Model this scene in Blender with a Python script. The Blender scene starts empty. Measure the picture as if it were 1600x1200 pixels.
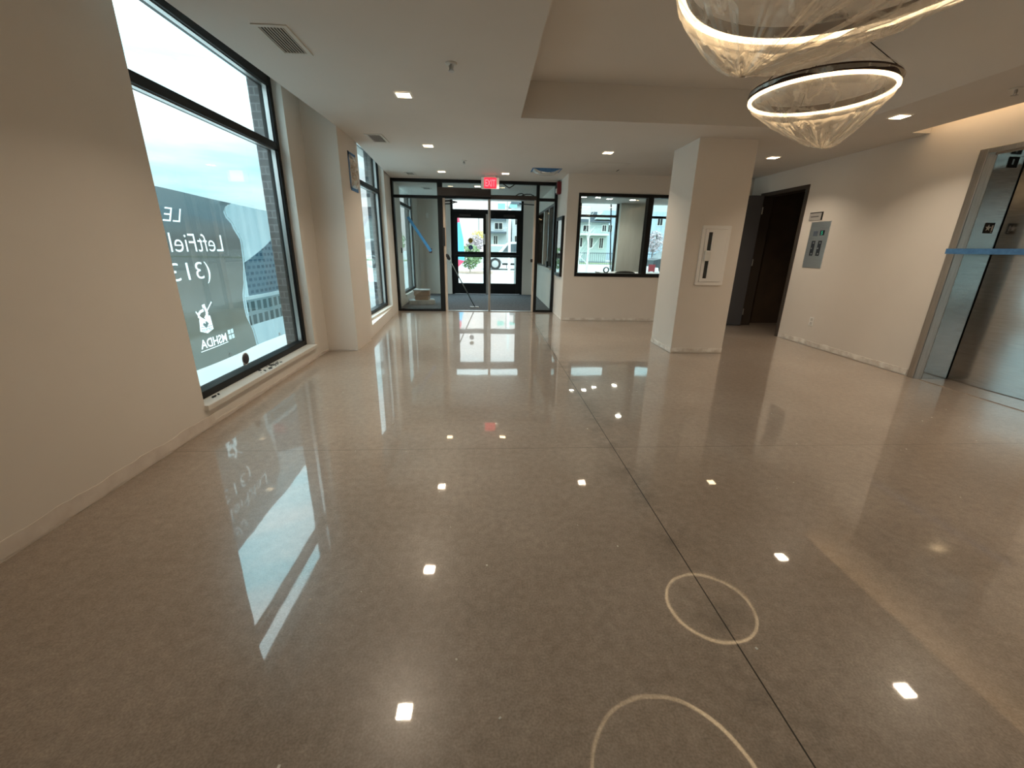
import bpy, bmesh, math, random
from mathutils import Vector, Matrix, noise
random.seed(7)
SC = bpy.context.scene
COL = SC.collection
# ------------------------------------------------------------------ camera
EYE = 1.257
YAW, PITCH, ROLL, FPX = -0.0626, -0.3163, 0.0187, 646.8
fwd = Vector((-math.sin(YAW)*math.cos(PITCH), math.cos(YAW)*math.cos(PITCH), math.sin(PITCH)))
rt0 = Vector((math.cos(YAW), math.sin(YAW), 0)); up0 = rt0.cross(fwd)
rt = rt0*math.cos(ROLL)+up0*math.sin(ROLL); up = -rt0*math.sin(ROLL)+up0*math.cos(ROLL)
cam = bpy.data.cameras.new('camera'); camo = bpy.data.objects.new('camera', cam); COL.objects.link(camo)
m = Matrix.Identity(4)
for i in range(3):
    m[i][0] = rt[i]; m[i][1] = up[i]; m[i][2] = -fwd[i]
m[2][3] = EYE
camo.matrix_world = m
cam.sensor_width = 36; cam.lens = 36*FPX/1600; cam.clip_start = .05; cam.clip_end = 500
SC.camera = camo
# ------------------------------------------------------------------ exposure and colour management
SC.view_settings.view_transform = 'Standard'; SC.view_settings.look = 'None'
SC.view_settings.gamma = 1; SC.view_settings.use_curve_mapping = False
SC.view_settings.exposure = 0.25
SC.render.engine = 'CYCLES'
SC.cycles.use_denoising = True
SC.cycles.max_bounces = 10; SC.cycles.diffuse_bounces = 5; SC.cycles.glossy_bounces = 5
SC.cycles.transparent_max_bounces = 16; SC.cycles.sample_clamp_indirect = 8; SC.cycles.caustics_reflective = False; SC.cycles.caustics_refractive = False
# ------------------------------------------------------------------ sky
W = bpy.data.worlds.new('sky'); SC.world = W; W.use_nodes = True
nt = W.node_tree; nt.nodes.clear()
def nn(t, **k):
    n = nt.nodes.new(t)
    for a, v in k.items(): setattr(n, a, v)
    return n
tc = nn('ShaderNodeTexCoord'); sep = nn('ShaderNodeSeparateXYZ'); nt.links.new(tc.outputs['Generated'], sep.inputs[0])
rmp = nn('ShaderNodeValToRGB'); nt.links.new(sep.outputs['Z'], rmp.inputs[0])
cr = rmp.color_ramp; cr.elements[0].position = 0.0; cr.elements[0].color = (.15, .15, .15, 1)
cr.elements[1].position = 1.0; cr.elements[1].color = (.72, .72, .72, 1)
for p, v in ((.02, .145), (.12, .15), (.25, .25), (.37, .45), (.46, .66), (.6, .78)):
    e = cr.elements.new(p); e.color = (v, v, v, 1)
mp = nn('ShaderNodeMapping'); mp.inputs['Scale'].default_value = (1.0, 1.0, 5.5); nt.links.new(tc.outputs['Generated'], mp.inputs[0])
ns = nn('ShaderNodeTexNoise'); ns.inputs['Scale'].default_value = 2.2; ns.inputs['Detail'].default_value = 5; ns.inputs['Roughness'].default_value = .5
nt.links.new(mp.outputs[0], ns.inputs['Vector'])
cl = nn('ShaderNodeValToRGB'); nt.links.new(ns.outputs['Fac'], cl.inputs[0])
cl.color_ramp.elements[0].position = .36; cl.color_ramp.elements[0].color = (.44, .83, .94, 1)
cl.color_ramp.elements[1].position = .62; cl.color_ramp.elements[1].color = (.98, 1.0, 1.0, 1)
my = nn('ShaderNodeMapRange'); my.inputs[1].default_value = .93; my.inputs[2].default_value = .985; nt.links.new(sep.outputs['Y'], my.inputs[0])
wh = nn('ShaderNodeMix', data_type='RGBA'); nt.links.new(my.outputs[0], wh.inputs[0]); nt.links.new(cl.outputs[0], wh.inputs[6]); wh.inputs[7].default_value = (1, 1, 1, 1)
mul = nn('ShaderNodeMix', data_type='RGBA', blend_type='MULTIPLY'); mul.inputs[0].default_value = 1
nt.links.new(rmp.outputs[0], mul.inputs[6]); nt.links.new(wh.outputs[2], mul.inputs[7])
bg = nn('ShaderNodeBackground'); bg.inputs['Strength'].default_value = 8.0
nt.links.new(mul.outputs[2], bg.inputs[0]); wo = nn('ShaderNodeOutputWorld'); nt.links.new(bg.outputs[0], wo.inputs[0])

LAMP = 14.0         # downlight lens
BEAM = 7.6         # downlight beam
RING = 5.0          # pendant diffuser
WARM = (1.0, .83, .635)

# ================================================================== materials
def principled(name, col, rough=.5, metal=0., **k):
    mt = bpy.data.materials.new(name); mt.use_nodes = True
    b = mt.node_tree.nodes['Principled BSDF']
    b.inputs['Base Color'].default_value = (*col, 1); b.inputs['Roughness'].default_value = rough; b.inputs['Metallic'].default_value = metal
    for a, v in k.items(): b.inputs[a].default_value = v
    return mt
def tex_noise(mt, scale, detail=4, stretch=None, coord='Object'):
    t = mt.node_tree; c = t.nodes.new('ShaderNodeTexCoord'); mp = t.nodes.new('ShaderNodeMapping'); n = t.nodes.new('ShaderNodeTexNoise')
    n.inputs['Scale'].default_value = scale; n.inputs['Detail'].default_value = detail
    if stretch: mp.inputs['Scale'].default_value = stretch
    t.links.new(c.outputs[coord], mp.inputs[0]); t.links.new(mp.outputs[0], n.inputs['Vector'])
    return n
def mottled(name, c1, c2, scale, rough=.6, bump=0., bscale=None, stretch=None, metal=0., **k):
    mt = principled(name, c1, rough, metal, **k); t = mt.node_tree; b = t.nodes['Principled BSDF']
    n = tex_noise(mt, scale, 5, stretch)
    r = t.nodes.new('ShaderNodeValToRGB'); r.color_ramp.elements[0].position = .35; r.color_ramp.elements[1].position = .65
    r.color_ramp.elements[0].color = (*c1, 1); r.color_ramp.elements[1].color = (*c2, 1)
    t.links.new(n.outputs['Fac'], r.inputs[0]); t.links.new(r.outputs[0], b.inputs['Base Color'])
    if bump:
        n2 = tex_noise(mt, bscale or scale*8, 3, stretch); bp = t.nodes.new('ShaderNodeBump')
        bp.inputs['Strength'].default_value = bump; bp.inputs['Distance'].default_value = .002
        t.links.new(n2.outputs['Fac'], bp.inputs['Height']); t.links.new(bp.outputs[0], b.inputs['Normal'])
    return mt
def emitter(name, col, s):
    mt = bpy.data.materials.new(name); mt.use_nodes = True; t = mt.node_tree; t.nodes.clear()
    e = t.nodes.new('ShaderNodeEmission'); e.inputs[0].default_value = (*col, 1); e.inputs[1].default_value = s
    o = t.nodes.new('ShaderNodeOutputMaterial'); t.links.new(e.outputs[0], o.inputs[0]); return mt
def glass(name, tint, ior=1.5, rough=0.0, haze=0.0):
    mt = bpy.data.materials.new(name); mt.use_nodes = True; t = mt.node_tree; t.nodes.clear()
    tr = t.nodes.new('ShaderNodeBsdfTransparent'); tr.inputs[0].default_value = (*tint, 1)
    gl = t.nodes.new('ShaderNodeBsdfGlossy'); gl.inputs['Roughness'].default_value = rough
    fr = t.nodes.new('ShaderNodeFresnel'); gm = t.nodes.new('ShaderNodeNewGeometry'); mr = t.nodes.new('ShaderNodeMapRange')
    mr.inputs[3].default_value = ior; mr.inputs[4].default_value = 1/ior      # same reflectance from either side of the pane
    t.links.new(gm.outputs['Backfacing'], mr.inputs[0]); t.links.new(mr.outputs[0], fr.inputs[0])
    mx = t.nodes.new('ShaderNodeMixShader'); t.links.new(fr.outputs[0], mx.inputs[0]); t.links.new(tr.outputs[0], mx.inputs[1]); t.links.new(gl.outputs[0], mx.inputs[2])
    o = t.nodes.new('ShaderNodeOutputMaterial'); t.links.new(mx.outputs[0], o.inputs[0]); return mt
def film(name, col, base, edge, crease=.25, scale=9):
    mt = bpy.data.materials.new(name); mt.use_nodes = True; t = mt.node_tree; t.nodes.clear(); N = t.nodes.new; L = t.links.new
    tr = N('ShaderNodeBsdfTransparent'); gl = N('ShaderNodeBsdfGlossy'); gl.inputs['Roughness'].default_value = .22; gl.inputs[0].default_value = (*col, 1)
    tl = N('ShaderNodeBsdfTranslucent'); tl.inputs[0].default_value = (*col, 1); df = N('ShaderNodeBsdfDiffuse'); df.inputs[0].default_value = (*col, 1)
    a = N('ShaderNodeMixShader'); a.inputs[0].default_value = .5; L(tl.outputs[0], a.inputs[1]); L(df.outputs[0], a.inputs[2])
    b = N('ShaderNodeMixShader'); b.inputs[0].default_value = .4; L(a.outputs[0], b.inputs[1]); L(gl.outputs[0], b.inputs[2])
    lw = N('ShaderNodeLayerWeight'); lw.inputs[0].default_value = .35
    n = tex_noise(mt, scale, 6, (1, 1, .6)); rp = N('ShaderNodeValToRGB'); L(n.outputs['Fac'], rp.inputs[0])
    rp.color_ramp.elements[0].position = .47; rp.color_ramp.elements[0].color = (0, 0, 0, 1); rp.color_ramp.elements[1].position = .5; rp.color_ramp.elements[1].color = (1, 1, 1, 1)
    e = rp.color_ramp.elements.new(.53); e.color = (0, 0, 0, 1)
    m1 = N('ShaderNodeMath'); m1.operation = 'MULTIPLY_ADD'; L(lw.outputs['Facing'], m1.inputs[0]); m1.inputs[1].default_value = edge; m1.inputs[2].default_value = base
    m2 = N('ShaderNodeMath'); m2.operation = 'MULTIPLY_ADD'; L(rp.outputs[0], m2.inputs[0]); m2.inputs[1].default_value = crease; L(m1.outputs[0], m2.inputs[2])
    mx = N('ShaderNodeMixShader'); L(m2.outputs[0], mx.inputs[0]); L(tr.outputs[0], mx.inputs[1]); L(b.outputs[0], mx.inputs[2])
    o = N('ShaderNodeOutputMaterial'); L(mx.outputs[0], o.inputs[0]); return mt
def translucent(name, c1, c2=None, scale=3, stretch=(1, 1, 1), see=.12):
    mt = bpy.data.materials.new(name); mt.use_nodes = True; t = mt.node_tree; t.nodes.clear(); N = t.nodes.new; L = t.links.new
    tl = N('ShaderNodeBsdfTranslucent'); df = N('ShaderNodeBsdfDiffuse')
    if c2:
        n = tex_noise(mt, scale, 4, stretch); r = N('ShaderNodeValToRGB'); L(n.outputs['Fac'], r.inputs[0])
        r.color_ramp.elements[0].position = .35; r.color_ramp.elements[1].position = .65
        r.color_ramp.elements[0].color = (*c1, 1); r.color_ramp.elements[1].color = (*c2, 1)
        L(r.outputs[0], tl.inputs[0]); L(r.outputs[0], df.inputs[0])
    else:
        tl.inputs[0].default_value = (*c1, 1); df.inputs[0].default_value = (*c1, 1)
    a = N('ShaderNodeMixShader'); a.inputs[0].default_value = .25; L(tl.outputs[0], a.inputs[1]); L(df.outputs[0], a.inputs[2])
    tr = N('ShaderNodeBsdfTransparent'); b = N('ShaderNodeMixShader'); b.inputs[0].default_value = see; L(a.outputs[0], b.inputs[1]); L(tr.outputs[0], b.inputs[2])
    o = N('ShaderNodeOutputMaterial'); L(b.outputs[0], o.inputs[0]); return mt

M = {}
M['wall'] = mottled('wall_paint', (.735, .685, .625), (.765, .715, .655), 1.5, .62, .12, 220)
M['ceil'] = mottled('ceiling_paint', (.64, .615, .58), (.67, .645, .61), 1.2, .75, .1, 200)
M['plaster'] = mottled('bare_plaster', (.62, .56, .50), (.90, .87, .82), 9, .85, .3, 60)
M['primer'] = mottled('bare_wallboard', (.66, .59, .53), (.76, .70, .64), 9, .85, .3, 60)
M['black'] = principled('black_aluminium', (.008, .0085, .009), .45, 0, **{'Specular IOR Level': .25})
M['blackdull'] = principled('black_rubber', (.012, .012, .013), .7)
M['silver'] = mottled('mill_aluminium', (.45, .44, .43), (.55, .54, .53), 4, .35, metal=1., stretch=(40, 40, 1))
M['glass'] = glass('window_glass', (.93, .985, .99))
M['clearglass'] = glass('clear_glass', (.93, .97, .965))
M['darkglass'] = principled('dark_glass', (.01, .012, .014), .05, 0)
M['sill'] = mottled('sill_paint', (.68, .64, .58), (.72, .68, .62), 3, .5)
M['white'] = principled('white_enamel', (.90, .89, .87), .4)
M['metalwhite'] = principled('white_grille', (.62, .61, .57), .45)
M['darkvoid'] = principled('dark_interior', (.02, .018, .016), .8)
M['lens'] = emitter('downlight_lens', (1, .74, .44), LAMP)
M['lens_office'] = emitter('office_lens', (1, .9, .74), 60)
M['led'] = emitter('ring_diffuser', (1, .70, .38), RING)
M['cove'] = emitter('cove_led', (1, .68, .38), 8)
M['bronze'] = principled('dark_bronze', (.045, .025, .018), .4, .6)
M['tape'] = mottled('blue_tape', (.05, .16, .36), (.07, .21, .44), 30, .6, .2, 200)
M['tapebright'] = mottled('bright_blue_tape', (.05, .27, .62), (.07, .33, .70), 30, .6)
M['steel'] = mottled('brushed_steel', (.42, .405, .38), (.52, .505, .48), 3, .15, metal=1., stretch=(2, 2, 90))
M['steeljamb'] = mottled('brushed_steel_frame', (.40, .37, .33), (.48, .45, .41), 3, .3, metal=1., stretch=(60, 60, 2))
M['plate'] = mottled('satin_steel_plate', (.76, .78, .78), (.86, .88, .88), 5, .38, metal=1., stretch=(1, 1, 60))
M['red'] = principled('red_plastic', (.16, .008, .012), .35)
M['exitred'] = emitter('exit_red', (1, .035, .06), 1.5)
M['exitpink'] = emitter('exit_letters', (1, .16, .19), 1.6)
M['carpet'] = mottled('grey_carpet', (.045, .05, .058), (.085, .092, .105), 22, .95, .5, 300)
M['doorgrey'] = principled('dark_grey_door_paint', (.045, .045, .052), .45)
M['brownframe'] = principled('dark_brown_frame', (.05, .038, .03), .45)
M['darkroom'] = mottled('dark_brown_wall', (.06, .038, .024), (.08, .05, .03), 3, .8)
M['timber'] = mottled('raw_timber', (.50, .40, .32), (.60, .50, .41), 6, .7, stretch=(8, 8, 1))
M['brownpanel'] = principled('dark_brown_cover', (.035, .022, .018), .45)
M['card'] = mottled('cardboard', (.32, .22, .16), (.38, .27, .2), 7, .8)
M['cardgrey'] = mottled('grey_box_print', (.30, .32, .33), (.42, .44, .45), 6, .6)
M['film'] = film('clear_plastic_film', (.95, .9, .82), .32, .38, .26, 4)
M['filmthin'] = film('thin_plastic_film', (.9, .85, .8), .09, .25, .12, 6)
M['brick'] = None
def brick(name, c1, c2, mortar, sc=1.0, ax='YZ'):
    mt = principled(name, c1, .85); t = mt.node_tree; N = t.nodes.new; L = t.links.new
    g = N('ShaderNodeTexCoord'); s = N('ShaderNodeSeparateXYZ'); c = N('ShaderNodeCombineXYZ'); L(g.outputs['Object'], s.inputs[0])
    L(s.outputs[ax[0]], c.inputs[0]); L(s.outputs[ax[1]], c.inputs[1])
    b = N('ShaderNodeTexBrick'); b.inputs['Scale'].default_value = sc; b.inputs['Color1'].default_value = (*c1, 1); b.inputs['Color2'].default_value = (*c2, 1)
    b.inputs['Mortar'].default_value = (*mortar, 1); b.inputs['Mortar Size'].default_value = .006; b.inputs['Brick Width'].default_value = .2; b.inputs['Row Height'].default_value = .068
    L(c.outputs[0], b.inputs['Vector']); L(b.outputs['Color'], t.nodes['Principled BSDF'].inputs['Base Color']); return mt
M['brick'] = brick('grey_brick', (.10, .10, .105), (.15, .145, .15), (.22, .22, .22), 1, 'XZ')
M['pave'] = mottled('pale_pavement', (.30, .30, .295), (.36, .36, .355), .8, .9)

def floor_material():
    mt = principled('polished_concrete', (.15, .12, .09), .30); t = mt.node_tree; N = t.nodes.new; L = t.links.new
    b = t.nodes['Principled BSDF']; g = N('ShaderNodeNewGeometry'); s = N('ShaderNodeSeparateXYZ'); L(g.outputs['Position'], s.inputs[0])
    def ns(sc, d, r=.5):
        n = N('ShaderNodeTexNoise'); n.inputs['Scale'].default_value = sc; n.inputs['Detail'].default_value = d; n.inputs['Roughness'].default_value = r
        L(g.outputs['Position'], n.inputs['Vector']); return n
    def ramp(src, p0, c0, p1, c1):
        r = N('ShaderNodeValToRGB'); r.color_ramp.elements[0].position = p0; r.color_ramp.elements[0].color = (*c0, 1)
        r.color_ramp.elements[1].position = p1; r.color_ramp.elements[1].color = (*c1, 1); L(src, r.inputs[0]); return r
    def mix(a, bb, f, mode='MIX'):
        mx = N('ShaderNodeMix'); mx.data_type = 'RGBA'; mx.blend_type = mode
        for i, v in ((0, f), (6, a), (7, bb)):
            if isinstance(v, (int, float)): mx.inputs[i].default_value = v
            elif isinstance(v, tuple): mx.inputs[i].default_value = (*v, 1)
            else: L(v, mx.inputs[i])
        return mx.outputs[2]
    def math_(op, a, bb=None, c=None):
        q = N('ShaderNodeMath'); q.operation = op
        for i, v in enumerate((a, bb, c)):
            if v is None: continue
            if isinstance(v, (int, float)): q.inputs[i].default_value = v
            else: L(v, q.inputs[i])
        return q.outputs[0]
    base = ramp(ns(.9, 6, .6).outputs['Fac'], .35, (.315, .252, .203), .68, (.40, .334, .280)).outputs[0]
    fine = ramp(ns(26, 6, .65).outputs['Fac'], .3, (.70, .70, .70), .7, (1.28, 1.28, 1.28)).outputs[0]
    c = mix(base, fine, .55, 'MULTIPLY')
    grit = ramp(ns(150, 2).outputs['Fac'], .3, (.6, .6, .6), .7, (1.4, 1.4, 1.4)).outputs[0]
    c = mix(c, grit, .45, 'MULTIPLY')
    v = N('ShaderNodeTexVoronoi'); v.inputs['Scale'].default_value = 42; L(g.outputs['Position'], v.inputs['Vector'])
    fl = ramp(v.outputs['Distance'], .03, (1, 1, 1), .07, (0, 0, 0)).outputs[0]
    sparse = ramp(ns(3.5, 2).outputs['Fac'], .58, (0, 0, 0), .68, (1, 1, 1)).outputs[0]
    flm = math_('MULTIPLY', fl, sparse)
    c = mix(c, (.38, .35, .31), math_('MULTIPLY', flm, .6))
    # worn grey staining that follows the long saw cut
    dx = math_('ABSOLUTE', math_('SUBTRACT', s.outputs['X'], .8425)); dy = math_('ABSOLUTE', math_('SUBTRACT', s.outputs['Y'], 2.466))
    st = ramp(dx, 0.0, (1, 1, 1), .16, (0, 0, 0)).outputs[0]; pat = ramp(ns(5, 5, .7).outputs['Fac'], .45, (0, 0, 0), .62, (1, 1, 1)).outputs[0]
    c = mix(c, (.085, .078, .07), math_('MULTIPLY', math_('MULTIPLY', st, pat), .5))
    jx = math_('LESS_THAN', dx, .0026); jy = math_('LESS_THAN', dy, .0016)
    c = mix(c, (.03, .026, .022), jx); c = mix(c, (.05, .043, .036), math_('MULTIPLY', jy, .8))
    L(c, b.inputs['Base Color'])
    wave = N('ShaderNodeBump'); wave.inputs['Strength'].default_value = 1; wave.inputs['Distance'].default_value = .00045; L(ns(3.2, 2).outputs['Fac'], wave.inputs['Height'])
    rg = ramp(ns(2.0, 4).outputs['Fac'], .3, (.018, .018, .018), .7, (.045, .045, .045)).outputs[0]
    b.inputs['Specular IOR Level'].default_value = .35
    b.inputs['Coat Weight'].default_value = 1.0; b.inputs['Coat IOR'].default_value = 1.52
    L(rg, b.inputs['Coat Roughness']); L(wave.outputs[0], b.inputs['Coat Normal']); L(wave.outputs[0], b.inputs['Normal'])
    return mt
M['floor'] = floor_material()

# ================================================================== builders
class MB:
    """collects geometry in world coordinates; build() links it as one object"""
    def __init__(s): s.v = []; s.f = []; s.mi = []; s.k = 0
    def add(s, vs, fs):
        o = len(s.v); s.v += [tuple(p) for p in vs]; s.f += [[i+o for i in f] for f in fs]; s.mi += [s.k]*len(fs); return s
    def box(s, x0, x1, y0, y1, z0, z1, rz=0.):
        vs = [(x, y, z) for z in (z0, z1) for y in (y0, y1) for x in (x0, x1)]
        if rz:
            cx, cy = (x0+x1)/2, (y0+y1)/2; c, n = math.cos(rz), math.sin(rz)
            vs = [(cx+(x-cx)*c-(y-cy)*n, cy+(x-cx)*n+(y-cy)*c, z) for x, y, z in vs]
        return s.add(vs, [(0, 2, 3, 1), (4, 5, 7, 6), (0, 1, 5, 4), (1, 3, 7, 5), (3, 2, 6, 7), (2, 0, 4, 6)])
    def prism(s, pts, z0, z1):
        """vertical prism over an xy polygon (counter-clockwise)"""
        n = len(pts); vs = [(x, y, z0) for x, y in pts]+[(x, y, z1) for x, y in pts]
        return s.add(vs, [tuple(range(n-1, -1, -1)), tuple(range(n, 2*n))]+[(i, (i+1) % n, n+(i+1) % n, n+i) for i in range(n)])
    def extrude(s, pts, d):
        """3-D planar polygon pushed along d"""
        n = len(pts); d = Vector(d); p = [Vector(q) for q in pts]; vs = p+[q+d for q in p]
        return s.add(vs, [tuple(range(n-1, -1, -1)), tuple(range(n, 2*n))]+[(i, (i+1) % n, n+(i+1) % n, n+i) for i in range(n)])
    def tube(s, path, r, n=8, cap=True):
        path = [Vector(p) for p in path]; rs = r if isinstance(r, (list, tuple)) else [r]*len(path); rings = []
        for i, p in enumerate(path):
            t = (path[min(i+1, len(path)-1)]-path[max(i-1, 0)]).normalized()
            a = t.orthogonal().normalized() if i == 0 else (a-t*a.dot(t)).normalized()
            b = t.cross(a); rings.append([p+(a*math.cos(2*math.pi*k/n)+b*math.sin(2*math.pi*k/n))*rs[i] for k in range(n)])
        vs = [q for g in rings for q in g]; fs = [(i*n+k, i*n+(k+1) % n, (i+1)*n+(k+1) % n, (i+1)*n+k) for i in range(len(path)-1) for k in range(n)]
        if cap: fs += [tuple(range(n-1, -1, -1)), tuple((len(path)-1)*n+k for k in range(n))]
        return s.add(vs, fs)
    def lathe(s, prof, c, n=48, axis='z', closed=False):
        vs = []
        for k in range(n):
            a = 2*math.pi*k/n
            for r, h in prof:
                if axis == 'z': vs.append((c[0]+r*math.cos(a), c[1]+r*math.sin(a), c[2]+h))
                elif axis == 'y': vs.append((c[0]+r*math.cos(a), c[1]+h, c[2]+r*math.sin(a)))
                else: vs.append((c[0]+h, c[1]+r*math.cos(a), c[2]+r*math.sin(a)))
        q = len(prof); fs = []
        for k in range(n):
            k2 = (k+1) % n
            for j in range(q if closed else q-1):
                j2 = (j+1) % q; fs.append((k*q+j, k*q+j2, k2*q+j2, k2*q+j))
        return s.add(vs, fs)
    def disc(s, c, r, axis, n=24):
        vs = []
        for k in range(n):
            a = 2*math.pi*k/n; u, w = r*math.cos(a), r*math.sin(a)
            vs.append({'x': (c[0], c[1]+u, c[2]+w), 'y': (c[0]+u, c[1], c[2]+w), 'z': (c[0]+u, c[1]+w, c[2])}[axis])
        return s.add(vs, [tuple(range(n))])
ORG = {}
def build(s, name, mat, parent=None, smooth=False, bevel=0.):
    me = bpy.data.meshes.new(name)
    if parent is not None: org = ORG[parent]
    else:
        xs = [p[0] for p in s.v]; ys = [p[1] for p in s.v]; zs = [p[2] for p in s.v]
        org = Vector(((min(xs)+max(xs))/2, (min(ys)+max(ys))/2, min(zs)))
    me.from_pydata([Vector(p)-org for p in s.v], [], s.f)
    for mm in (mat if isinstance(mat, (list, tuple)) else [mat]): me.materials.append(mm)
    if any(s.mi): me.polygons.foreach_set('material_index', s.mi)
    bm = bmesh.new(); bm.from_mesh(me); bmesh.ops.recalc_face_normals(bm, faces=bm.faces); bm.to_mesh(me); bm.free()
    if smooth: me.polygons.foreach_set('use_smooth', [True]*len(me.polygons))
    o = bpy.data.objects.new(name, me); COL.objects.link(o); ORG[o] = org
    if parent is not None: o.parent = parent
    else: o.location = org
    if bevel:
        bv = o.modifiers.new('soft_edge', 'BEVEL'); bv.width = bevel; bv.segments = 2; bv.limit_method = 'ANGLE'
    return o
MB.build = build
def tag(o, label=None, cat=None, group=None, kind=None):
    for k, v in (('label', label), ('category', cat), ('group', group), ('kind', kind)):
        if v: o[k] = v
    return o
def empty(name, loc, label=None, cat=None, group=None, kind=None):
    o = bpy.data.objects.new(name, None); COL.objects.link(o); o.location = loc; o.empty_display_size = .1; ORG[o] = Vector(loc)
    return tag(o, label, cat, group, kind)
def struct(o): o['kind'] = 'structure'; return o
def copy_tree(o, parent=None):
    c = o.copy(); COL.objects.link(c); ORG[c] = ORG[o]
    if parent is not None: c.parent = parent
    for ch in list(o.children): copy_tree(ch, c)
    return c
def words(text, mat, parent, name, plane, box, shear=0., depth=.002, bold=0.):
    """flat lettering fitted to a rectangle; plane = (origin, x axis, y axis, normal); box = (x0, x1, y0, y1) in that plane"""
    cu = bpy.data.curves.new(name, 'FONT'); cu.body = text; cu.shear = shear; cu.offset = bold
    tmp = bpy.data.objects.new(name, cu); COL.objects.link(tmp)
    dg = bpy.context.evaluated_depsgraph_get(); me = bpy.data.meshes.new_from_object(tmp.evaluated_get(dg))
    bpy.data.objects.remove(tmp); bpy.data.curves.remove(cu)
    xs = [v.co.x for v in me.vertices]; ys = [v.co.y for v in me.vertices]
    O, ax, ay, an = [Vector(q) for q in plane]
    mb = MB(); sx = (box[1]-box[0])/(max(xs)-min(xs)); sy = (box[3]-box[2])/(max(ys)-min(ys))
    vs = [O+ax*(box[0]+(v.co.x-min(xs))*sx)+ay*(box[2]+(v.co.y-min(ys))*sy)+an*depth for v in me.vertices]
    mb.add(vs, [tuple(p.vertices) for p in me.polygons]); bpy.data.meshes.remove(me)
    return mb.build(name, mat, parent)

H = 2.475; HT = 2.79; XL = -1.98; XR = 4.614; YV = 8.667; YO = 7.644; YD = 12.1; ZG = -.05
# ================================================================== the setting
struct(MB().box(-2.05, 5.0, -5, 8.70, -.12, 0).build('floor', M['floor']))
struct(MB().box(-2.05, 1.5, 8.70, YD+.16, -.12, 0).build('floor_vestibule', M['blackdull']))
# outside ground
struct(MB().box(-60, 70, 12.25, 140, -.3, ZG).box(-60, -2.26, -12, 12.25, -.3, ZG).build('ground', M['pave']))
# ceiling: flat field, recessed tray, window pocket and the slot beside the right wall
c = MB()
edge = [(-1.71, -5), (-1.706, 2.82), (-1.628, 4.88), (-1.62, 5.87), (-1.80, 8.75)]
c.prism([(-1.71, -5), (.33, -5), (.33, 8.75), (-1.80, 8.75), (-1.62, 5.87), (-1.628, 4.88), (-1.706, 2.82)], H, H+.38)
c.prism([(.33, 4.66), (4.75, 4.66), (4.75, 8.75), (.33, 8.75)], H, H+.38)
c.prism([(3.55, -5), (4.41, -5), (4.41, 4.66), (3.55, 4.66)], H, H+.38)
c.extrude([(2.95, -5, HT), (3.55, -5, H), (3.55, -5, H+.38), (2.95, -5, H+.38)], (0, 9.66, 0))
c.prism([(.33, -5), (2.95, -5), (2.95, 4.66), (.33, 4.66)], HT, H+.38)
c.prism([(4.41, -5), (4.75, -5), (4.75, 4.66), (4.41, 4.66)], 2.72, H+.38)
c.prism([(-2.3, -5), (-1.6, -5), (-1.6, 8.75), (-2.3, 8.75)], H+.33, H+.40)
c.box(-2.2, 1.45, 8.75, 12.3, H, H+.38)
c.box(1.45, 7.0, 8.75, 12.3, H, H+.38)
c.box(4.75, 7.0, 4.9, 8.75, H, H+.38)
struct(c.build('ceiling', M['ceil']))
# left wall with the big window openings
ZS, ZP = .15, 2.805
w = MB()
def wl(y0, y1, z0, z1): w.box(-2.25, XL, y0, y1, z0, z1)
wl(-5, -3.9, 0, ZP); wl(-3.9, -1.9, 0, ZS); wl(-1.9, 2.83, 0, ZP); wl(2.83, 4.79, 0, ZS); wl(4.79, 5.2, 0, ZP)
def skew(y): return -1.655-(y-6.009)*.061
def ws(y0, y1, z0, z1): w.prism([(-2.08, y0), (skew(y0), y0), (skew(y1), y1), (-2.08, y1)], z0, z1)
ws(5.80, 6.05, 0, ZP); ws(6.05, 7.985, 0, .17); ws(7.985, 8.75, 0, ZP)
struct(w.build('wall_left', M['wall']))
struct(MB().box(-2.25, -1.62, 5.182, 5.812, 0, ZP).build('pillar', M['wall']))
struct(MB().box(2.383, 3.068, 5.138, 5.81, 0, H).build('column', M['wall']))
# right wall: dark doorway and elevator opening
w = MB(); T = 4.78
for y0, y1, z0, z1 in ((-5, 2.80, 0, 2.73), (2.80, 4.06, 2.20, 2.73), (4.06, 6.27, 0, 2.73), (6.27, 7.335, 2.19, H), (7.335, 7.644, 0, H)):
    w.box(XR, T, y0, y1, z0, z1)
struct(w.build('wall_right', M['wall']))
# wall with the office window, the short return beside the entrance and the vestibule partition below its glazing
w = MB()
w.box(1.37, 1.57, YO, YO+.13, 0, H).box(1.57, 3.75, YO, YO+.13, 0, .80).box(1.57, 3.75, YO, YO+.13, 2.18, H).box(3.75, 4.75, YO, YO+.13, 0, H)
w.box(1.37, 1.50, YO+.13, 8.98, 0, H).box(1.37, 1.50, 8.98, 11.62, 0, .87).box(1.37, 1.50, 8.98, 11.62, 2.14, H).box(1.37, 1.50, 11.62, YD, 0, H)
struct(w.build('wall_back', M['wall']))
struct(MB().box(-2.25, 4.78, -5.13, -5, 0, 2.8).build('wall_front', M['wall']))
# vestibule end wall and its left wall
w = MB()
w.box(-2.08, -.99, YD, YD+.16, ZG, 2.52).box(.985, 1.5, YD, YD+.16, ZG, 2.52).box(-1.43, -.99, YD-.06, YD, 0, H)
struct(w.build('wall_entrance', M['wall']))
w = MB()
for y0, y1, z0, z1 in ((8.75, 9.75, 0, ZP), (9.75, 11.42, 0, .19), (11.42, 12.1, 0, ZP)):
    w.box(-2.08, -1.865, y0, y1, z0, z1)
struct(w.build('wall_vestibule', M['wall']))
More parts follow.
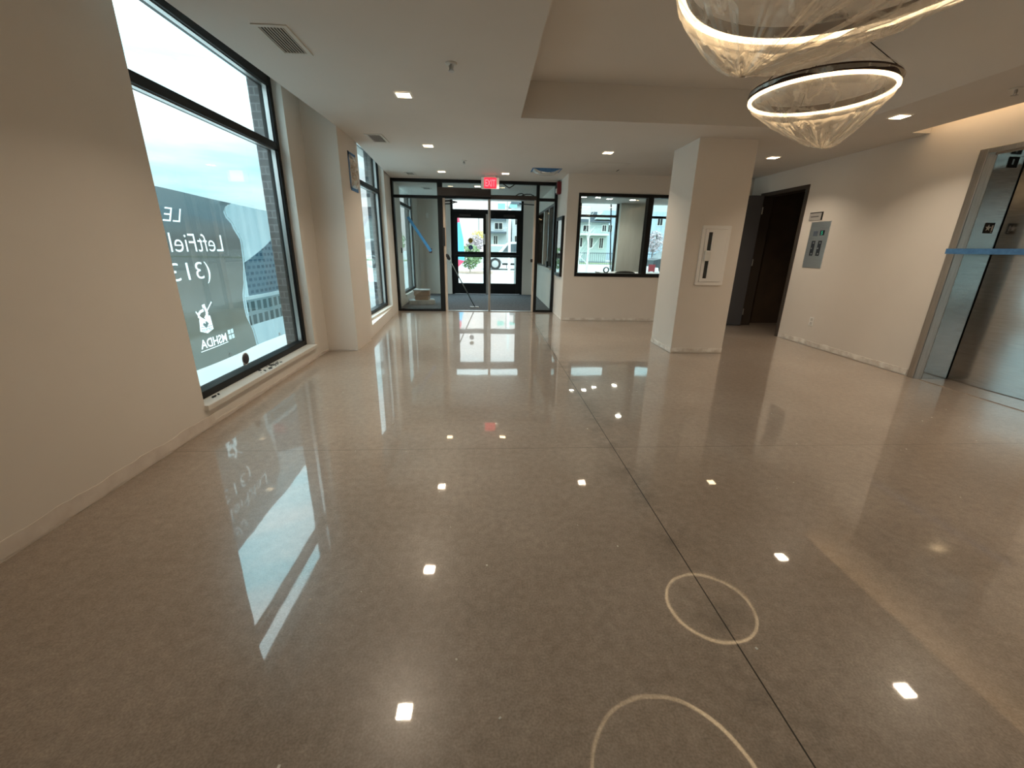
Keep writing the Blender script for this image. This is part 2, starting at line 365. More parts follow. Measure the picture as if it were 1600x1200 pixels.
# office shell
w = MB(); M['officewall'] = mottled('office_paint', (.56, .56, .50), (.62, .62, .56), 2, .7, stretch=(4, 4, .6))
w.box(1.5, 2.53, YD, YD+.16, 0, 2.9).box(3.62, 4.50, YD-.15, YD+.16, 0, 2.9).box(2.53, 3.62, YD, YD+.16, 0, .35).box(4.50, 5.6, YD, YD+.16, 0, .35).box(5.6, 6.9, YD, YD+.16, 0, 2.9)
w.box(6.8, 6.95, YO+.1, YD, 0, 2.9).box(4.75, 6.9, YO+.0, YO+.13, 0, 2.5)
struct(w.build('wall_office', M['officewall']))
struct(MB().box(1.5, 6.9, YO+.13, YD, -.1, 0).build('floor_office', M['carpet']))
tag(MB().box(-1.86, 1.365, 8.785, YD-.065, 0, .006).build('entrance_carpet', M['carpet']), 'charcoal walk-off carpet covering the vestibule floor behind the glass partition', 'carpet')
# dark room behind the right doorway
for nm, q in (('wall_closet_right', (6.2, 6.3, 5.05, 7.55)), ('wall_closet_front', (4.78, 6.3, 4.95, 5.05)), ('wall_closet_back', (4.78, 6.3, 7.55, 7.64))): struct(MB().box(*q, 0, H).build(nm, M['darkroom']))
struct(MB().box(5.0, 6.3, 5.0, 7.64, -.1, 0).build('floor_closet', M['floor']))
# ragged unpainted strips where the base trim is missing
def ragged(x0, y0, x1, y1, n, hgt=.075, off=.004, name='trim', seed=1, mt=None):
    d = Vector((x1-x0, y1-y0, 0)); L = d.length; d.normalize(); nrm = Vector((d.y, -d.x, 0)); mb = MB()
    K = max(4, int(L/.035)); top = []; bot = []
    for k in range(K+1):
        p = Vector((x0, y0, 0))+d*(L*k/K); j = noise.noise(Vector((k*.21, seed, 0)))*.012+noise.noise(Vector((k*.9, seed, 3)))*.006
        b = max(0.002, .010+.012*noise.noise(Vector((k*.3, seed, 8))))
        top.append(p+Vector((0, 0, hgt+j))); bot.append(p+Vector((0, 0, b)))
    o = nrm*off
    vs = [q for k in range(K+1) for q in (bot[k], top[k], top[k]+o, bot[k]+o)]
    fs = [(4*k+a, 4*k+(a+1) % 4, 4*k+4+(a+1) % 4, 4*k+4+a) for k in range(K) for a in range(4)]+[(0, 1, 2, 3), (4*K+3, 4*K+2, 4*K+1, 4*K)]
    mb.add(vs, fs); return struct(mb.build(name, mt or M['plaster']))
ragged(XL, -5, XL, 2.9, 0, .085, .004, 'baseboard_left', 2, M['primer'])
ragged(XL, 2.9, XL, 5.17, 0, .03, .003, 'trim_1', 3, M['primer'])
ragged(-1.97, 5.182, -1.63, 5.182, 0, .02, .004, 'trim_2', 9)
ragged(2.383, 5.138, 3.068, 5.138, 0, .065, .005, 'trim_3', 4)
ragged(2.383, 5.81, 2.383, 5.14, 0, .06, .005, 'trim_4', 5)
ragged(XR, 6.2, XR, 4.12, 0, .07, .006, 'baseboard_right', 6)
ragged(1.40, YO, 4.55, YO, 0, .05, .004, 'baseboard_back', 7)
ragged(1.37, 8.62, 1.37, YO+.01, 0, .03, .004, 'trim_5', 8)

# ------------------------------------------------------------------ windows
def window(name, xf, y0, y1, z0, z1, zt, xin, sill=True, label=None):
    """black storefront window in a plane x = xf; zt = transom bar top"""
    r = struct(empty(name, (xf, (y0+y1)/2, z0)))
    f = MB(); t = .055; d0, d1 = xf-.07, xf+.035
    f.box(d0, d1, y0, y0+t, z0, z1).box(d0, d1, y1-t, y1, z0, z1).box(d0, d1, y0+t, y1-t, z0, z0+.065).box(d0, d1, y0+t, y1-t, z1-.10, z1)
    f.build('window_frame', M['black'], r, bevel=.004)
    MB().box(d0, d1, y0+t, y1-t, zt-.065, zt).build('transom_bar', M['black'], r, bevel=.004)
    g = MB()     # bright gasket line along the glass
    for a, b in ((z0+.065, zt-.065), (zt, z1-.10)):
        g.box(xf-.025, xf+.012, y1-t-.012, y1-t, a, b).box(xf-.025, xf+.012, y0+t, y0+t+.01, a, b).box(xf-.025, xf+.012, y0+t, y1-t, b-.008, b)
    g.build('glazing_bead', M['silver'], r)
    MB().box(xf-.012, xf-.006, y0+t, y1-t, z0+.065, zt-.065).build('window_pane', M['glass'], r)
    MB().box(xf-.012, xf-.006, y0+t, y1-t, zt, z1-.10).build('window_pane', M['glass'], r)
    if sill: MB().box(xf+.03, xin+.028, y0-.01, y1+.004, z0-.03, z0+.012).build('window_sill', M['sill'], r, bevel=.006)
    return r
window('window_1', -2.10, 2.835, 4.785, .16, 2.785, 2.205, XL)
window('window_2', -1.895, 6.06, 7.98, .19, 2.785, 2.18, -1.80)
window('window_3', -1.935, 9.76, 11.41, .20, 2.785, 2.20, -1.865)
window('window_4', -2.10, -3.895, -1.905, .16, 2.785, 2.205, XL)
# outer brick reveals beside the windows
for q in ((-2.265, -2.255, 4.735, 5.3), (-2.085, -2.081, 7.985, 8.9), (-2.085, -2.081, 11.42, 12.1)): struct(MB().box(*q, ZG, 3.2).build('wall_exterior', M['brick']))
for q in ((-2.255, -2.17, 4.735, 4.785), (-2.081, -1.972, 7.95, 7.984), (-2.081, -1.995, 11.385, 11.419)): struct(MB().box(*q, ZG, 2.8).build('trim_7', M['brick']))
# interior office window
r = struct(empty('window_5', (2.6, YO, .8))); f = MB(); ya, yb = YO-.012, YO+.14
f.box(1.565, 1.605, ya, yb, .80, 2.182).box(3.71, 3.75, ya, yb, .80, 2.182).box(1.605, 3.71, ya, yb, .80, .86).box(1.605, 3.71, ya, yb, 2.13, 2.182)
f.build('window_frame', M['black'], r, bevel=.003)
MB().box(2.79, 2.88, ya, yb, .86, 2.13).build('mullion', M['black'], r, bevel=.003)
MB().box(1.605, 2.79, YO+.06, YO+.066, .86, 2.13).build('window_pane', M['clearglass'], r)
MB().box(2.88, 3.71, YO+.06, YO+.066, .86, 2.13).build('window_pane', M['clearglass'], r)
# office exterior windows
for nm, x0, x1 in (('window_6', 2.53, 3.62), ('window_7', 4.50, 5.6)):
    r = struct(empty(nm, ((x0+x1)/2, YD+.08, .35))); f = MB(); a, b = YD+.03, YD+.12
    f.box(x0, x0+.05, a, b, .35, 2.9).box(x1-.05, x1, a, b, .35, 2.9).box(x0+.05, x1-.05, a, b, .35, .41).box(x0+.05, x1-.05, a, b, 2.84, 2.9)
    f.build('window_frame', M['black'], r); MB().box(x0+.05, x1-.05, a, b, 2.12, 2.18).build('transom_bar', M['black'], r)
    MB().box(x0+.05, x1-.05, YD+.07, YD+.076, .41, 2.12).build('window_pane', M['clearglass'], r)
    MB().box(x0+.05, x1-.05, YD+.07, YD+.076, 2.18, 2.84).build('window_pane', M['clearglass'], r)
# vestibule side glazing toward the office
r = struct(empty('window_8', (1.43, 10.3, .87))); f = MB()
f.box(1.345, 1.50, 8.98, 9.02, .87, 2.14).box(1.345, 1.50, 11.58, 11.62, .87, 2.14).box(1.345, 1.50, 9.02, 11.58, 2.09, 2.14).box(1.345, 1.50, 9.02, 11.58, .87, .90)
f.build('window_frame', M['black'], r)
MB().box(1.345, 1.50, 10.42, 10.55, .90, 2.09).build('mullion', M['wall'], r)
MB().box(1.345, 1.48, 9.64, 9.70, .90, 2.09).build('mullion', M['silver'], r)
for a, b in ((9.02, 9.64), (9.70, 10.42), (10.55, 11.58)): MB().box(1.42, 1.43, a, b, .90, 2.09).build('window_pane', M['darkglass'], r)
struct(MB().box(1.30, 1.50, 8.985, 11.61, .845, .868).build('sill', M['sill']))

# ------------------------------------------------------------------ glazed entrance partition
r = struct(empty('door_1', (-.24, YV, 0))); f = MB(); a, b = YV-.005, YV+.10
xL, xR = -1.83, 1.356
f.box(xL, xL+.055, a, b, 0, H).box(xR-.045, xR, a, b, 0, H).box(xL+.055, xR-.045, a, b, 2.42, H)
f.box(-.95, -.855, a, b, 0, 2.42).box(.95, 1.01, a, b, 0, 2.42)
f.box(xL+.055, -.95, a, b, 0, .045).box(1.01, xR-.045, a, b, 0, .045)
f.box(xL+.055, -.95, a, b, 2.14, 2.19).box(1.01, xR-.045, a, b, 2.14, 2.19).box(-.855, .95, a, b, 2.15, 2.225)
f.build('partition_frame', M['black'], r, bevel=.003)
for x0, x1, z0, z1 in ((xL+.055, -.95, .045, 2.14), (xL+.055, -.95, 2.19, 2.42), (-.855, .95, 2.225, 2.42), (1.01, xR-.045, .045, 2.14), (1.01, xR-.045, 2.19, 2.42)):
    MB().box(x0, x1, YV+.04, YV+.048, z0, z1).build('glass_pane', M['clearglass'], r)
MB().box(-.935, .07, YV-.10, YV-.005, 2.185, 2.325).build('operator_box', M['brownpanel'], r, bevel=.004)
MB().box(.07, .95, YV-.03, YV-.005, 2.155, 2.215).build('header_cover', M['brownpanel'], r)
MB().box(.015, .065, YV+.01, YV+.07, 0, 2.15).build('center_post', M['silver'], r, bevel=.004)
MB().box(-.855, -.81, YV+.012, YV+.09, 0, 2.15).build('jamb_strip', M['timber'], r)
MB().box(.915, .95, YV+.012, YV+.09, 0, 2.15).build('jamb_strip', M['timber'], r)
MB().box(-.81, .915, YV-.02, YV+.11, 0, .012).build('threshold', M['silver'], r)
MB().box(-.868, -.825, YV-.015, YV+.012, 1.28, 1.62).build('latch_plate', M['blackdull'], r)
MB().box(.875, .915, YV+.02, YV+.06, 1.00, 1.06).build('strike_plate', M['blackdull'], r)
t = MB(); t.tube([(-.82, YV+.05, 2.10), (-.74, YV+.18, 2.12), (-.60, YV+.3, 2.11)], .012).tube([(-.82, YV+.05, 2.05), (-.72, YV+.2, 2.07), (-.62, YV+.28, 2.11)], .010)
t.build('closer_arm', M['blackdull'], r)
t = MB(); t.tube([(.93, YV+.05, 2.07), (.80, YV+.3, 2.10), (.66, YV+.5, 2.13)], .010); t.build('closer_arm', M['blackdull'], r)
wire = MB()
for pts in ([(.30, 2.42), (.36, 2.385), (.42, 2.352), (.48, 2.385), (.53, 2.42)], [(.55, 2.22), (.60, 2.25), (.66, 2.262), (.72, 2.235), (.70, 2.222)], [(.66, 2.222), (.74, 2.250), (.83, 2.252), (.90, 2.222)]):
    wire.tube([(x, YV-.02, z) for x, z in pts], .009, 6)
wire.build('loose_wire', M['blackdull'], r, smooth=True)

# ------------------------------------------------------------------ outer double doors
r = struct(empty('door_2', (0, YD, 0))); f = MB(); a, b = YD+.02, YD+.10
f.box(-.985, -.93, a, b, 0, 2.55).box(.925, .985, a, b, 0, 2.55).box(-.93, .925, a, b, 2.13, 2.24).box(-.93, .925, a, b, 2.50, 2.55)
f.build('door_frame', M['black'], r)
MB().box(-.93, .925, YD+.05, YD+.056, 2.24, 2.50).build('transom_pane', M['clearglass'], r)
for x0, x1, sgn in ((-.93, -.035, 1), (.035, .925, -1)):
    lf = empty('door_leaf', ((x0+x1)/2, YD+.04, 0)); lf.parent = r; lf.location = Vector(((x0+x1)/2, YD+.04, 0))-ORG[r]
    m_ = MB(); hx = (x0+.12, x1-.075) if sgn > 0 else (x0+.065, x1-.115)
    m_.box(x0, hx[0], YD+.02, YD+.065, .01, 2.13).box(hx[1], x1, YD+.02, YD+.065, .01, 2.13)
    m_.box(hx[0], hx[1], YD+.02, YD+.065, .01, .30).box(hx[0], hx[1], YD+.02, YD+.065, 1.01, 1.155).box(hx[0], hx[1], YD+.02, YD+.065, 2.02, 2.13)
    m_.build('leaf_frame', M['black'], lf, bevel=.003)
    MB().box(hx[0], hx[1], YD+.04, YD+.046, .30, 1.01).box(hx[0], hx[1], YD+.04, YD+.046, 1.155, 2.02).build('leaf_glass', M['clearglass'], lf)
    MB().tube([(x0+.05, YD-.03, 1.06), (x1-.05, YD-.03, 1.06)], .016).build('push_bar', M['black'], lf)
struct(MB().box(-.035, .035, YD+.02, YD+.09, 0, 2.13).build('trim_6', M['silver']))
MB().box(-.75, -.45, YD-.03, YD+.02, 2.07, 2.12).build('door_closer', M['brownpanel'], r, bevel=.005)
MB().box(.45, .75, YD-.03, YD+.02, 2.07, 2.12).build('door_closer', M['brownpanel'], r, bevel=.005)
MB().box(-.10, -.055, YD-.02, YD+.02, 1.35, 1.62).build('exit_device', M['white'], r, bevel=.004)

# ------------------------------------------------------------------ dark doorway at the right
r = struct(empty('door_3', (XR, 6.8, 0))); f = MB(); a, b = XR-.02, T+.01
f.box(a, b, 6.255, 6.31, 0, 2.205).box(a, b, 7.295, 7.35, 0, 2.205).box(a, b, 6.31, 7.295, 2.15, 2.205)
f.build('door_frame', M['brownframe'], r, bevel=.003)
lf = empty('door_leaf', (4.56, 7.27, 0)); lf.parent = r; lf.location = Vector((4.56, 7.27, 0))-ORG[r]
d = Vector((-.965, .26, 0)).normalized(); n = Vector((d.y, -d.x, 0)); p0 = Vector((4.575, 7.24, .012))
MB().extrude([p0, p0+d*.91, p0+d*.91+n*-.045, p0+n*-.045], (0, 0, 2.15)).build('leaf_panel', M['doorgrey'], lf, bevel=.003)
hb = MB()
for z in (.25, 1.1, 1.93): hb.tube([(4.588, 7.225, z-.055), (4.588, 7.225, z+.055)], .010)
hb.build('hinge', M['silver'], lf)
tag(MB().box(6.03, 6.178, 6.55, 7.05, .95, 1.75).box(6.0, 6.178, 7.05, 7.25, 1.25, 1.42).build('electrical_panel', M['blackdull'], bevel=.01), 'black panel box on the wall inside the dark doorway', 'panel')

# ------------------------------------------------------------------ elevator
el = empty('elevator', (4.8, 3.44, 0), 'brushed steel elevator entrance with closed doors at right, blue tape across it', 'elevator')
ya, yb, zt = 3.975, 2.90, 2.145; XD = 4.927
f = MB()
f.box(XR-.022, XR+.03, 4.02, 4.095, 0, 2.21).box(XR-.022, XR+.03, 2.78, 2.86, 0, 2.21).box(XR-.022, XR+.03, 2.86, 4.02, 2.165, 2.21)
f.build('door_frame', M['steeljamb'], el, bevel=.004)
f = MB(); f.extrude([(XR-.015, 4.019, 0), (XR+.028, 3.978, 0), (XR+.04, 3.99, 0), (XR+.0, 4.03, 0)], (0, 0, 2.165)); f.build('frame_bevel', M['steeljamb'], el)
MB().box(XR+.03, XD+.04, ya, ya+.05, 0, 2.165).build('jamb_panel', M['steel'], el)
MB().box(XR+.05, XD+.04, yb-.05, yb, 0, 2.165).build('jamb_panel', M['steel'], el)
MB().box(XR+.005, XD+.04, yb, ya, zt, 2.165).build('head_panel', M['steel'], el)
MB().prism([(XD+.033, 3.10), (XD+.075, 3.10), (XD+.040, ya-.008), (XD, ya-.008)], .008, zt).build('door_panel', M['steel'], el, bevel=.003)
MB().box(XD+.038, XD+.075, yb, 3.095, .008, zt).build('door_panel', M['steel'], el, bevel=.003)
MB().box(XR, XD+.06, yb, ya, -.02, .006).build('door_sill', M['floor'], el)
MB().box(XD+.08, XD+.11, 2.7, 4.1, -.05, 2.3).build('shaft_back', M['darkvoid'], el)
# number plates on the elevator jamb
pl = empty('number_plate', (4.80, ya, 1.47), 'black tactile plate with a star on the elevator jamb', 'sign')
MB().box(4.755, 4.853, ya-.004, ya, 1.476, 1.572).build('plate', M['blackdull'], pl, bevel=.002)
s = MB(); vs = []
for k in range(10):
    rr = .033 if k % 2 == 0 else .014; an = math.pi/2+k*math.pi/5; vs.append((4.792+rr*math.cos(an), ya-.0055, 1.525+rr*math.sin(an)))
s.add(vs, [tuple(range(10))]); s.build('star', M['white'], pl)
words('1', M['white'], pl, 'numeral', ((4.825, ya, 1.50), (1, 0, 0), (0, 0, 1), (0, -1, 0)), (0, .016, 0, .05), depth=.0055)
MB().box(4.826, 4.842, ya-.0056, ya-.004, 1.486, 1.493).build('braille', M['white'], pl)
pl = empty('position_indicator', (4.81, ya, 2.05), 'dark floor indicator plate at the head of the elevator jamb', 'sign')
MB().box(4.765, 4.865, ya-.005, ya, 2.045, 2.135).build('plate', M['blackdull'], pl, bevel=.002)
words('1', M['silver'], pl, 'numeral', ((4.80, ya, 2.07), (1, 0, 0), (0, 0, 1), (0, -1, 0)), (0, .016, 0, .045), depth=.007)
tag(MB().box(4.580, 4.590, 2.70, 4.10, 1.283, 1.333).build('tape_strip', M['tape']), 'long strip of blue painters tape stretched across the elevator opening', 'tape')

# ================================================================== ceiling fittings
def downlight(x, y, z, label, lens=None):
    o = empty('recessed_light', (x, y, z), label, 'ceiling light', 'square recessed ceiling lights')
    t = MB(); q, k = .058, .072
    t.add([(x-k, y-k, z-.001), (x+k, y-k, z-.001), (x+k, y+k, z-.001), (x-k, y+k, z-.001), (x-q, y-q, z-.006), (x+q, y-q, z-.006), (x+q, y+q, z-.006), (x-q, y+q, z-.006)],
          [(i, (i+1) % 4, 4+(i+1) % 4, 4+i) for i in range(4)])
    t.build('light_trim', M['white'], o)
    MB().add([(x-q, y-q, z-.005), (x+q, y-q, z-.005), (x+q, y+q, z-.005), (x-q, y+q, z-.005)], [(0, 3, 2, 1)]).build('light_lens', lens or M['lens'], o)
    ld = bpy.data.lights.new('light_beam', 'AREA'); ld.shape = 'SQUARE'; ld.size = .11; ld.energy = BEAM if lens is None else 4; ld.color = WARM if lens is None else (1, .92, .8)
    ld.spread = math.radians(122)
    lo = bpy.data.objects.new('light_beam', ld); COL.objects.link(lo); lo.parent = o; lo.location = (0, 0, -.008); ORG[lo] = Vector((x, y, z))
    return o
LIGHTS = [(-.704, 4.13, 'square lit recessed ceiling light nearest the big left window'),
          (-.745, 5.967, 'square lit recessed ceiling light level with the taped pillar at left'),
          (-.771, 7.84, 'square lit recessed ceiling light at the left end of the entrance partition'),
          (.313, 7.85, 'square lit recessed ceiling light just right of the exit sign'),
          (1.583, 6.026, 'square lit recessed ceiling light in front of the ceiling access panel'),
          (3.818, 5.995, 'square lit recessed ceiling light between the white column and the dark doorway'),
          (3.793, 4.179, 'square lit recessed ceiling light just right of the small wrapped ring pendant'),
          (-.70, 2.50, 'square lit recessed ceiling light just past the top edge above the near vent'),
          (3.76, 2.478, 'square lit recessed ceiling light out of view near the elevator, seen reflected in the floor'),
          (3.76, .80, 'added fill light built as a recessed downlight, overhead at right, out of view'),  # unseen lamp added to brighten the right wall
          (3.76, -1.0, 'added fill light built as a recessed downlight, behind the viewer at right'),  # another added lamp out of view, fill for right wall and column
          (2.2, -1.9, 'added fill light built as a recessed downlight, behind the viewer toward the middle'),  # added off-frame fill for the column front
          (1.5, -3.0, 'added fill light built as a recessed downlight, far behind the viewer')]  # unseen lamp added to light the rear of the room
proto = None
for x, y, lb in LIGHTS:
    if proto is None: proto = downlight(x, y, H, lb)
    else:
        o = copy_tree(proto); o.location = (x, y, H); o['label'] = lb
o = copy_tree(proto); o.location = (-.20, 9.5, H); o['label'] = 'square lit recessed ceiling light inside the vestibule, seen through the upper glass'
off = None
for x, y, lb in ((2.345, 10.8, 'leftmost small ceiling light inside the office'), (2.69, 10.82, 'second small ceiling light from the left inside the office'),
                 (3.04, 11.07, 'brightest ceiling light inside the office above its left window'), (3.67, 11.19, 'ceiling light inside the office in front of its grey pier'), (3.1, 8.94, 'ceiling light inside the office close behind the interior window')):
    if off is None: off = downlight(x, y, H, lb, M['lens_office'])
    else:
        o = copy_tree(off); o.location = (x, y, H); o['label'] = lb

def vent(x0, x1, y0, y1, label):
    o = empty('air_vent', ((x0+x1)/2, (y0+y1)/2, H), label, 'air vent', 'white ceiling air vents'); b = .028
    t = MB(); za, zb = H-.006, H
    t.box(x0, x1, y0, y0+b, za, zb).box(x0, x1, y1-b, y1, za, zb).box(x0, x0+b, y0+b, y1-b, za, zb).box(x1-b, x1, y0+b, y1-b, za, zb); t.build('vent_frame', M['metalwhite'], o)
    MB().box(x0+b, x1-b, y0+b, y1-b, H-.0012, H-.0006).build('vent_back', M['darkvoid'], o)
    s = MB(); n = 8; w_ = (x1-x0-2*b)/n
    for k in range(n): s.box(x0+b+w_*(k+.34), x0+b+w_*(k+.62), y0+b, y1-b, H-.005, H-.0014)
    s.build('vent_slats', M['metalwhite'], o); return o
vent(-1.375, -1.172, 3.02, 3.42, 'white slotted ceiling vent nearest the viewer, beside the big left window')
vent(-1.41, -1.205, 5.47, 5.87, 'white slotted ceiling vent beside the taped pillar')
vent(-1.43, -1.255, 7.97, 8.26, 'white slotted ceiling vent just before the entrance partition')
vent(-1.42, -1.22, 9.85, 10.15, 'white slotted ceiling vent inside the vestibule')
def sprinkler(x, y, label, z=H):
    o = empty('sprinkler_head', (x, y, z), label, 'sprinkler', 'ceiling sprinkler heads')
    MB().lathe([(.0, 0), (.042, 0), (.040, -.005), (.028, -.007), (.0, -.007)], (x, y, z), 24).build('escutcheon', M['metalwhite'], o, smooth=True)
    MB().tube([(x, y, z-.004), (x, y, z-.035)], .009, 10).tube([(x-.014, y, z-.012), (x-.010, y, z-.045)], .003, 6).tube([(x+.014, y, z-.012), (x+.010, y, z-.045)], .003, 6).build('nozzle', M['silver'], o)
    MB().lathe([(.0, -.046), (.022, -.045), (.022, -.048), (.0, -.049)], (x, y, z), 16).build('deflector', M['silver'], o); return o
s0 = sprinkler(-.25, 3.455, 'sprinkler head on the ceiling between the near vent and the tray')
sprinkler(-.341, 6.854, 'sprinkler head on the ceiling above the way to the vestibule')
sprinkler(4.0, 3.45, 'sprinkler head on the ceiling near the elevator corner')
# access panel
o = empty('access_panel', (1.79, 7.0, H), 'flush square access panel in the ceiling before the office window', 'access panel')
x0, x1, y0, y1 = 1.475, 2.107, 6.67, 7.34
MB().box(x0, x1, y0, y0+.012, H-.003, H).box(x0, x1, y1-.012, y1, H-.003, H).box(x0, x0+.012, y0+.012, y1-.012, H-.003, H).box(x1-.012, x1, y0+.012, y1-.012, H-.003, H).build('panel_frame', M['metalwhite'], o)
MB().box(x0+.016, x1-.016, y0+.016, y1-.016, H-.002, H).build('panel_door', M['ceil'], o)
MB().box(x1-.03, x1-.014, y1-.16, y1-.02, H-.004, H-.002).build('latch', M['blackdull'], o)
# taped plastic on the ceiling near the alarm
o = empty('masked_ceiling_fixture', (.955, 7.4, H), 'ceiling fixture masked with clear plastic and blue tape, near the red alarm', 'masked fixture')
t = MB(); x0, x1, y0, y1, tw = .72, 1.19, 7.24, 7.62, .05
t.box(x0, x1, y0, y0+tw, H-.004, H).box(x0, x1, y1-tw, y1, H-.004, H).box(x0, x0+tw, y0+tw, y1-tw, H-.004, H).box(x1-tw, x1, y0+tw, y1-tw, H-.004, H); t.build('tape', M['tape'], o)
t = MB(); t.add([(x0+.03, y0, H-.004), (x1-.03, y0, H-.004), (x1-.12, y0+.004, H-.045), ((x0+x1)/2, y0+.006, H-.06), (x0+.1, y0+.004, H-.04)], [(0, 1, 2, 3, 4)]); t.build('tape_flap', M['tape'], o)
t = MB(); n = 12; vs = []; fs = []
for i in range(n+1):
    for j in range(n+1):
        u, v = i/n, j/n; e = (u*(1-u)*v*(1-v)*16)**.6
        vs.append((x0+.02+(x1-x0-.04)*u, y0+.02+(y1-y0-.04)*v, H-.005-.075*e-.01*e*noise.noise(Vector((u*5, v*5, 1)))))
for i in range(n):
    for j in range(n): fs.append((i*(n+1)+j, (i+1)*(n+1)+j, (i+1)*(n+1)+j+1, i*(n+1)+j+1))
t.add(vs, fs); t.build('plastic_sheet', M['film'], o, smooth=True)
MB().lathe([(0, 0), (.07, 0), (.065, -.04), (0, -.05)], (.955, 7.43, H), 20).build('fixture', M['white'], o, smooth=True)

# ------------------------------------------------------------------ ring pendants in plastic
def ring_pendant(cx, cy, zb, R, label, low, depth, seed, open_dir=None, cables=(0, 2.1, 4.2)):
    o = empty('ring_pendant', (cx, cy, zb), label, 'pendant light', 'plastic-wrapped ring pendants')
    MB().lathe([(R-.015, .018), (R+.015, .018), (R+.015, .062), (R-.015, .062)], (cx, cy, zb), 96, closed=True).build('ring_housing', M['bronze'], o, smooth=False)
    MB().lathe([(R-.008, 0), (R+.008, 0), (R+.0125, .006), (R+.0125, .018), (R-.0125, .018), (R-.0125, .006)], (cx, cy, zb), 96, closed=True).build('ring_diffuser', M['led'], o, smooth=False)
    MB().lathe([(0, 0), (.075, 0), (.075, -.025), (0, -.025)], (cx, cy, HT), 32).build('canopy', M['bronze'], o)
    cb = MB()
    for a in cables:
        cb.tube([(cx+.05*math.cos(a), cy+.05*math.sin(a), HT-.02), (cx+R*math.cos(a), cy+R*math.sin(a), zb+.07)], .003, 6)
    cb.build('suspension_cable', M['blackdull'], o)
    # sagging crumpled film below the ring
    nr, na = 40, 150; vs = []; fs = []; lx, ly = low
    for j in range(nr+1):
        for k in range(na):
            a = 2*math.pi*k/na; u = j/nr
            rim = R*1.045+.012*noise.noise(Vector((math.cos(a)*3, math.sin(a)*3, seed)))
            if open_dir is not None:
                dd = math.cos(a-open_dir); rim -= max(0., dd-.15)*.075*R*1.4
            ex, ey = cx+rim*math.cos(a), cy+rim*math.sin(a)
            # u: 0 rim -> 1 lowest point
            x = ex+(lx-ex)*u; y = ey+(ly-ey)*u
            sag = (1-(1-u)**1.35)
            fold = noise.noise(Vector((math.cos(a)*3.2, math.sin(a)*3.2, seed+u*.5)))*.055*u*(1-u)*4+abs(noise.noise(Vector((math.cos(a)*7, math.sin(a)*7, seed+5+u*.4))))*.030*(1-u*.6)*min(1, u*6)
            cr_ = noise.noise(Vector((x*6, y*6, seed)))*.016*min(1, u*5)+abs(noise.noise(Vector((x*13+y*5, y*13-x*5, seed+3))))*.009*min(1, u*6)
            z = zb+.045*(1-min(1, u*14))-.012-depth*sag+fold+cr_
            if u < .03: z = zb+.05*(1-u/.03)+z*(u/.03)-zb*(u/.03)
            vs.append((x, y, z))
    for j in range(nr):
        for k in range(na): fs.append((j*na+k, j*na+(k+1) % na, (j+1)*na+(k+1) % na, (j+1)*na+k))
    MB().add(vs, fs).build('plastic_wrap', M['film'], o, smooth=False)
    # loose film gathered above, up toward the canopy
    vs = []; fs = []; nr, na = 14, 90
    for j in range(nr+1):
        for k in range(na):
            a = 2*math.pi*k/na; u = j/nr; rr = (R*1.03)*(1-u)**.75*(.55+.45*(1-u))+.09*u
            rr *= 1+.05*noise.noise(Vector((math.cos(a)*4, math.sin(a)*4, seed+9+u)))
            vs.append((cx+rr*math.cos(a), cy+rr*math.sin(a), zb+.075+(HT-.03-zb-.075)*u**1.1+.015*noise.noise(Vector((math.cos(a)*6, math.sin(a)*6, seed+2)))*(1-u)))
    for j in range(nr):
        for k in range(na): fs.append((j*na+k, j*na+(k+1) % na, (j+1)*na+(k+1) % na, (j+1)*na+k))
    MB().add(vs, fs).build('upper_film', M['filmthin'], o, smooth=True)
    return o
ring_pendant(2.376, 3.34, 2.325, .437, 'smaller glowing ring pendant hanging in a clear plastic bag, fully in view', (2.44, 3.28), .33, 3., cables=(-.95, 1.2, 3.3))
ring_pendant(1.32, 1.782, 2.232, .595, 'larger glowing ring pendant wrapped in plastic, cut off by the top edge', (1.04, 1.95), .28, 11., open_dir=-.1, cables=(.4, 2.4, 4.6))
# cove strip above the slot at the right wall
tag(MB().box(4.415, 4.43, -4.8, 4.60, H+.10, H+.125).build('cove_light_strip', M['cove']), 'warm light strip hidden in the ceiling slot along the right wall', 'cove light')

# ------------------------------------------------------------------ exit sign
o = empty('exit_sign', (.053, 8.084, 2.26), 'lit red exit sign hanging from the ceiling before the glass partition', 'exit sign')
MB().box(-.105, .21, 8.084, 8.13, 2.258, 2.445).build('sign_housing', M['white'], o, bevel=.006)
MB().box(-.055, .165, 8.0815, 8.0835, 2.266, 2.437).build('sign_face', M['exitred'], o)
words('EXIT', M['exitpink'], o, 'lettering', ((0, 8.08, 0), (1, 0, 0), (0, 0, 1), (0, -1, 0)), (-.035, .145, 2.295, 2.408), depth=.0005, bold=.02)
MB().box(-.045, .145, 8.06, 8.15, 2.445, H).build('canopy_mount', M['metalwhite'], o, bevel=.004)
# fire alarm
o = empty('fire_alarm', (1.37, 8.42, 2.23), 'dark red fire alarm strobe high on the wall beside the glass partition', 'fire alarm')
MB().box(1.295, 1.37, 8.34, 8.48, 2.235, 2.45).build('alarm_body', M['red'], o, bevel=.012)
MB().box(1.278, 1.296, 8.375, 8.445, 2.26, 2.33).build('strobe_lens', M['white'], o, bevel=.006)
q = MB()
for k in range(4): q.box(1.290, 1.296, 8.365, 8.455, 2.355+k*.02, 2.362+k*.02)
q.build('grille', M['blackdull'], o)
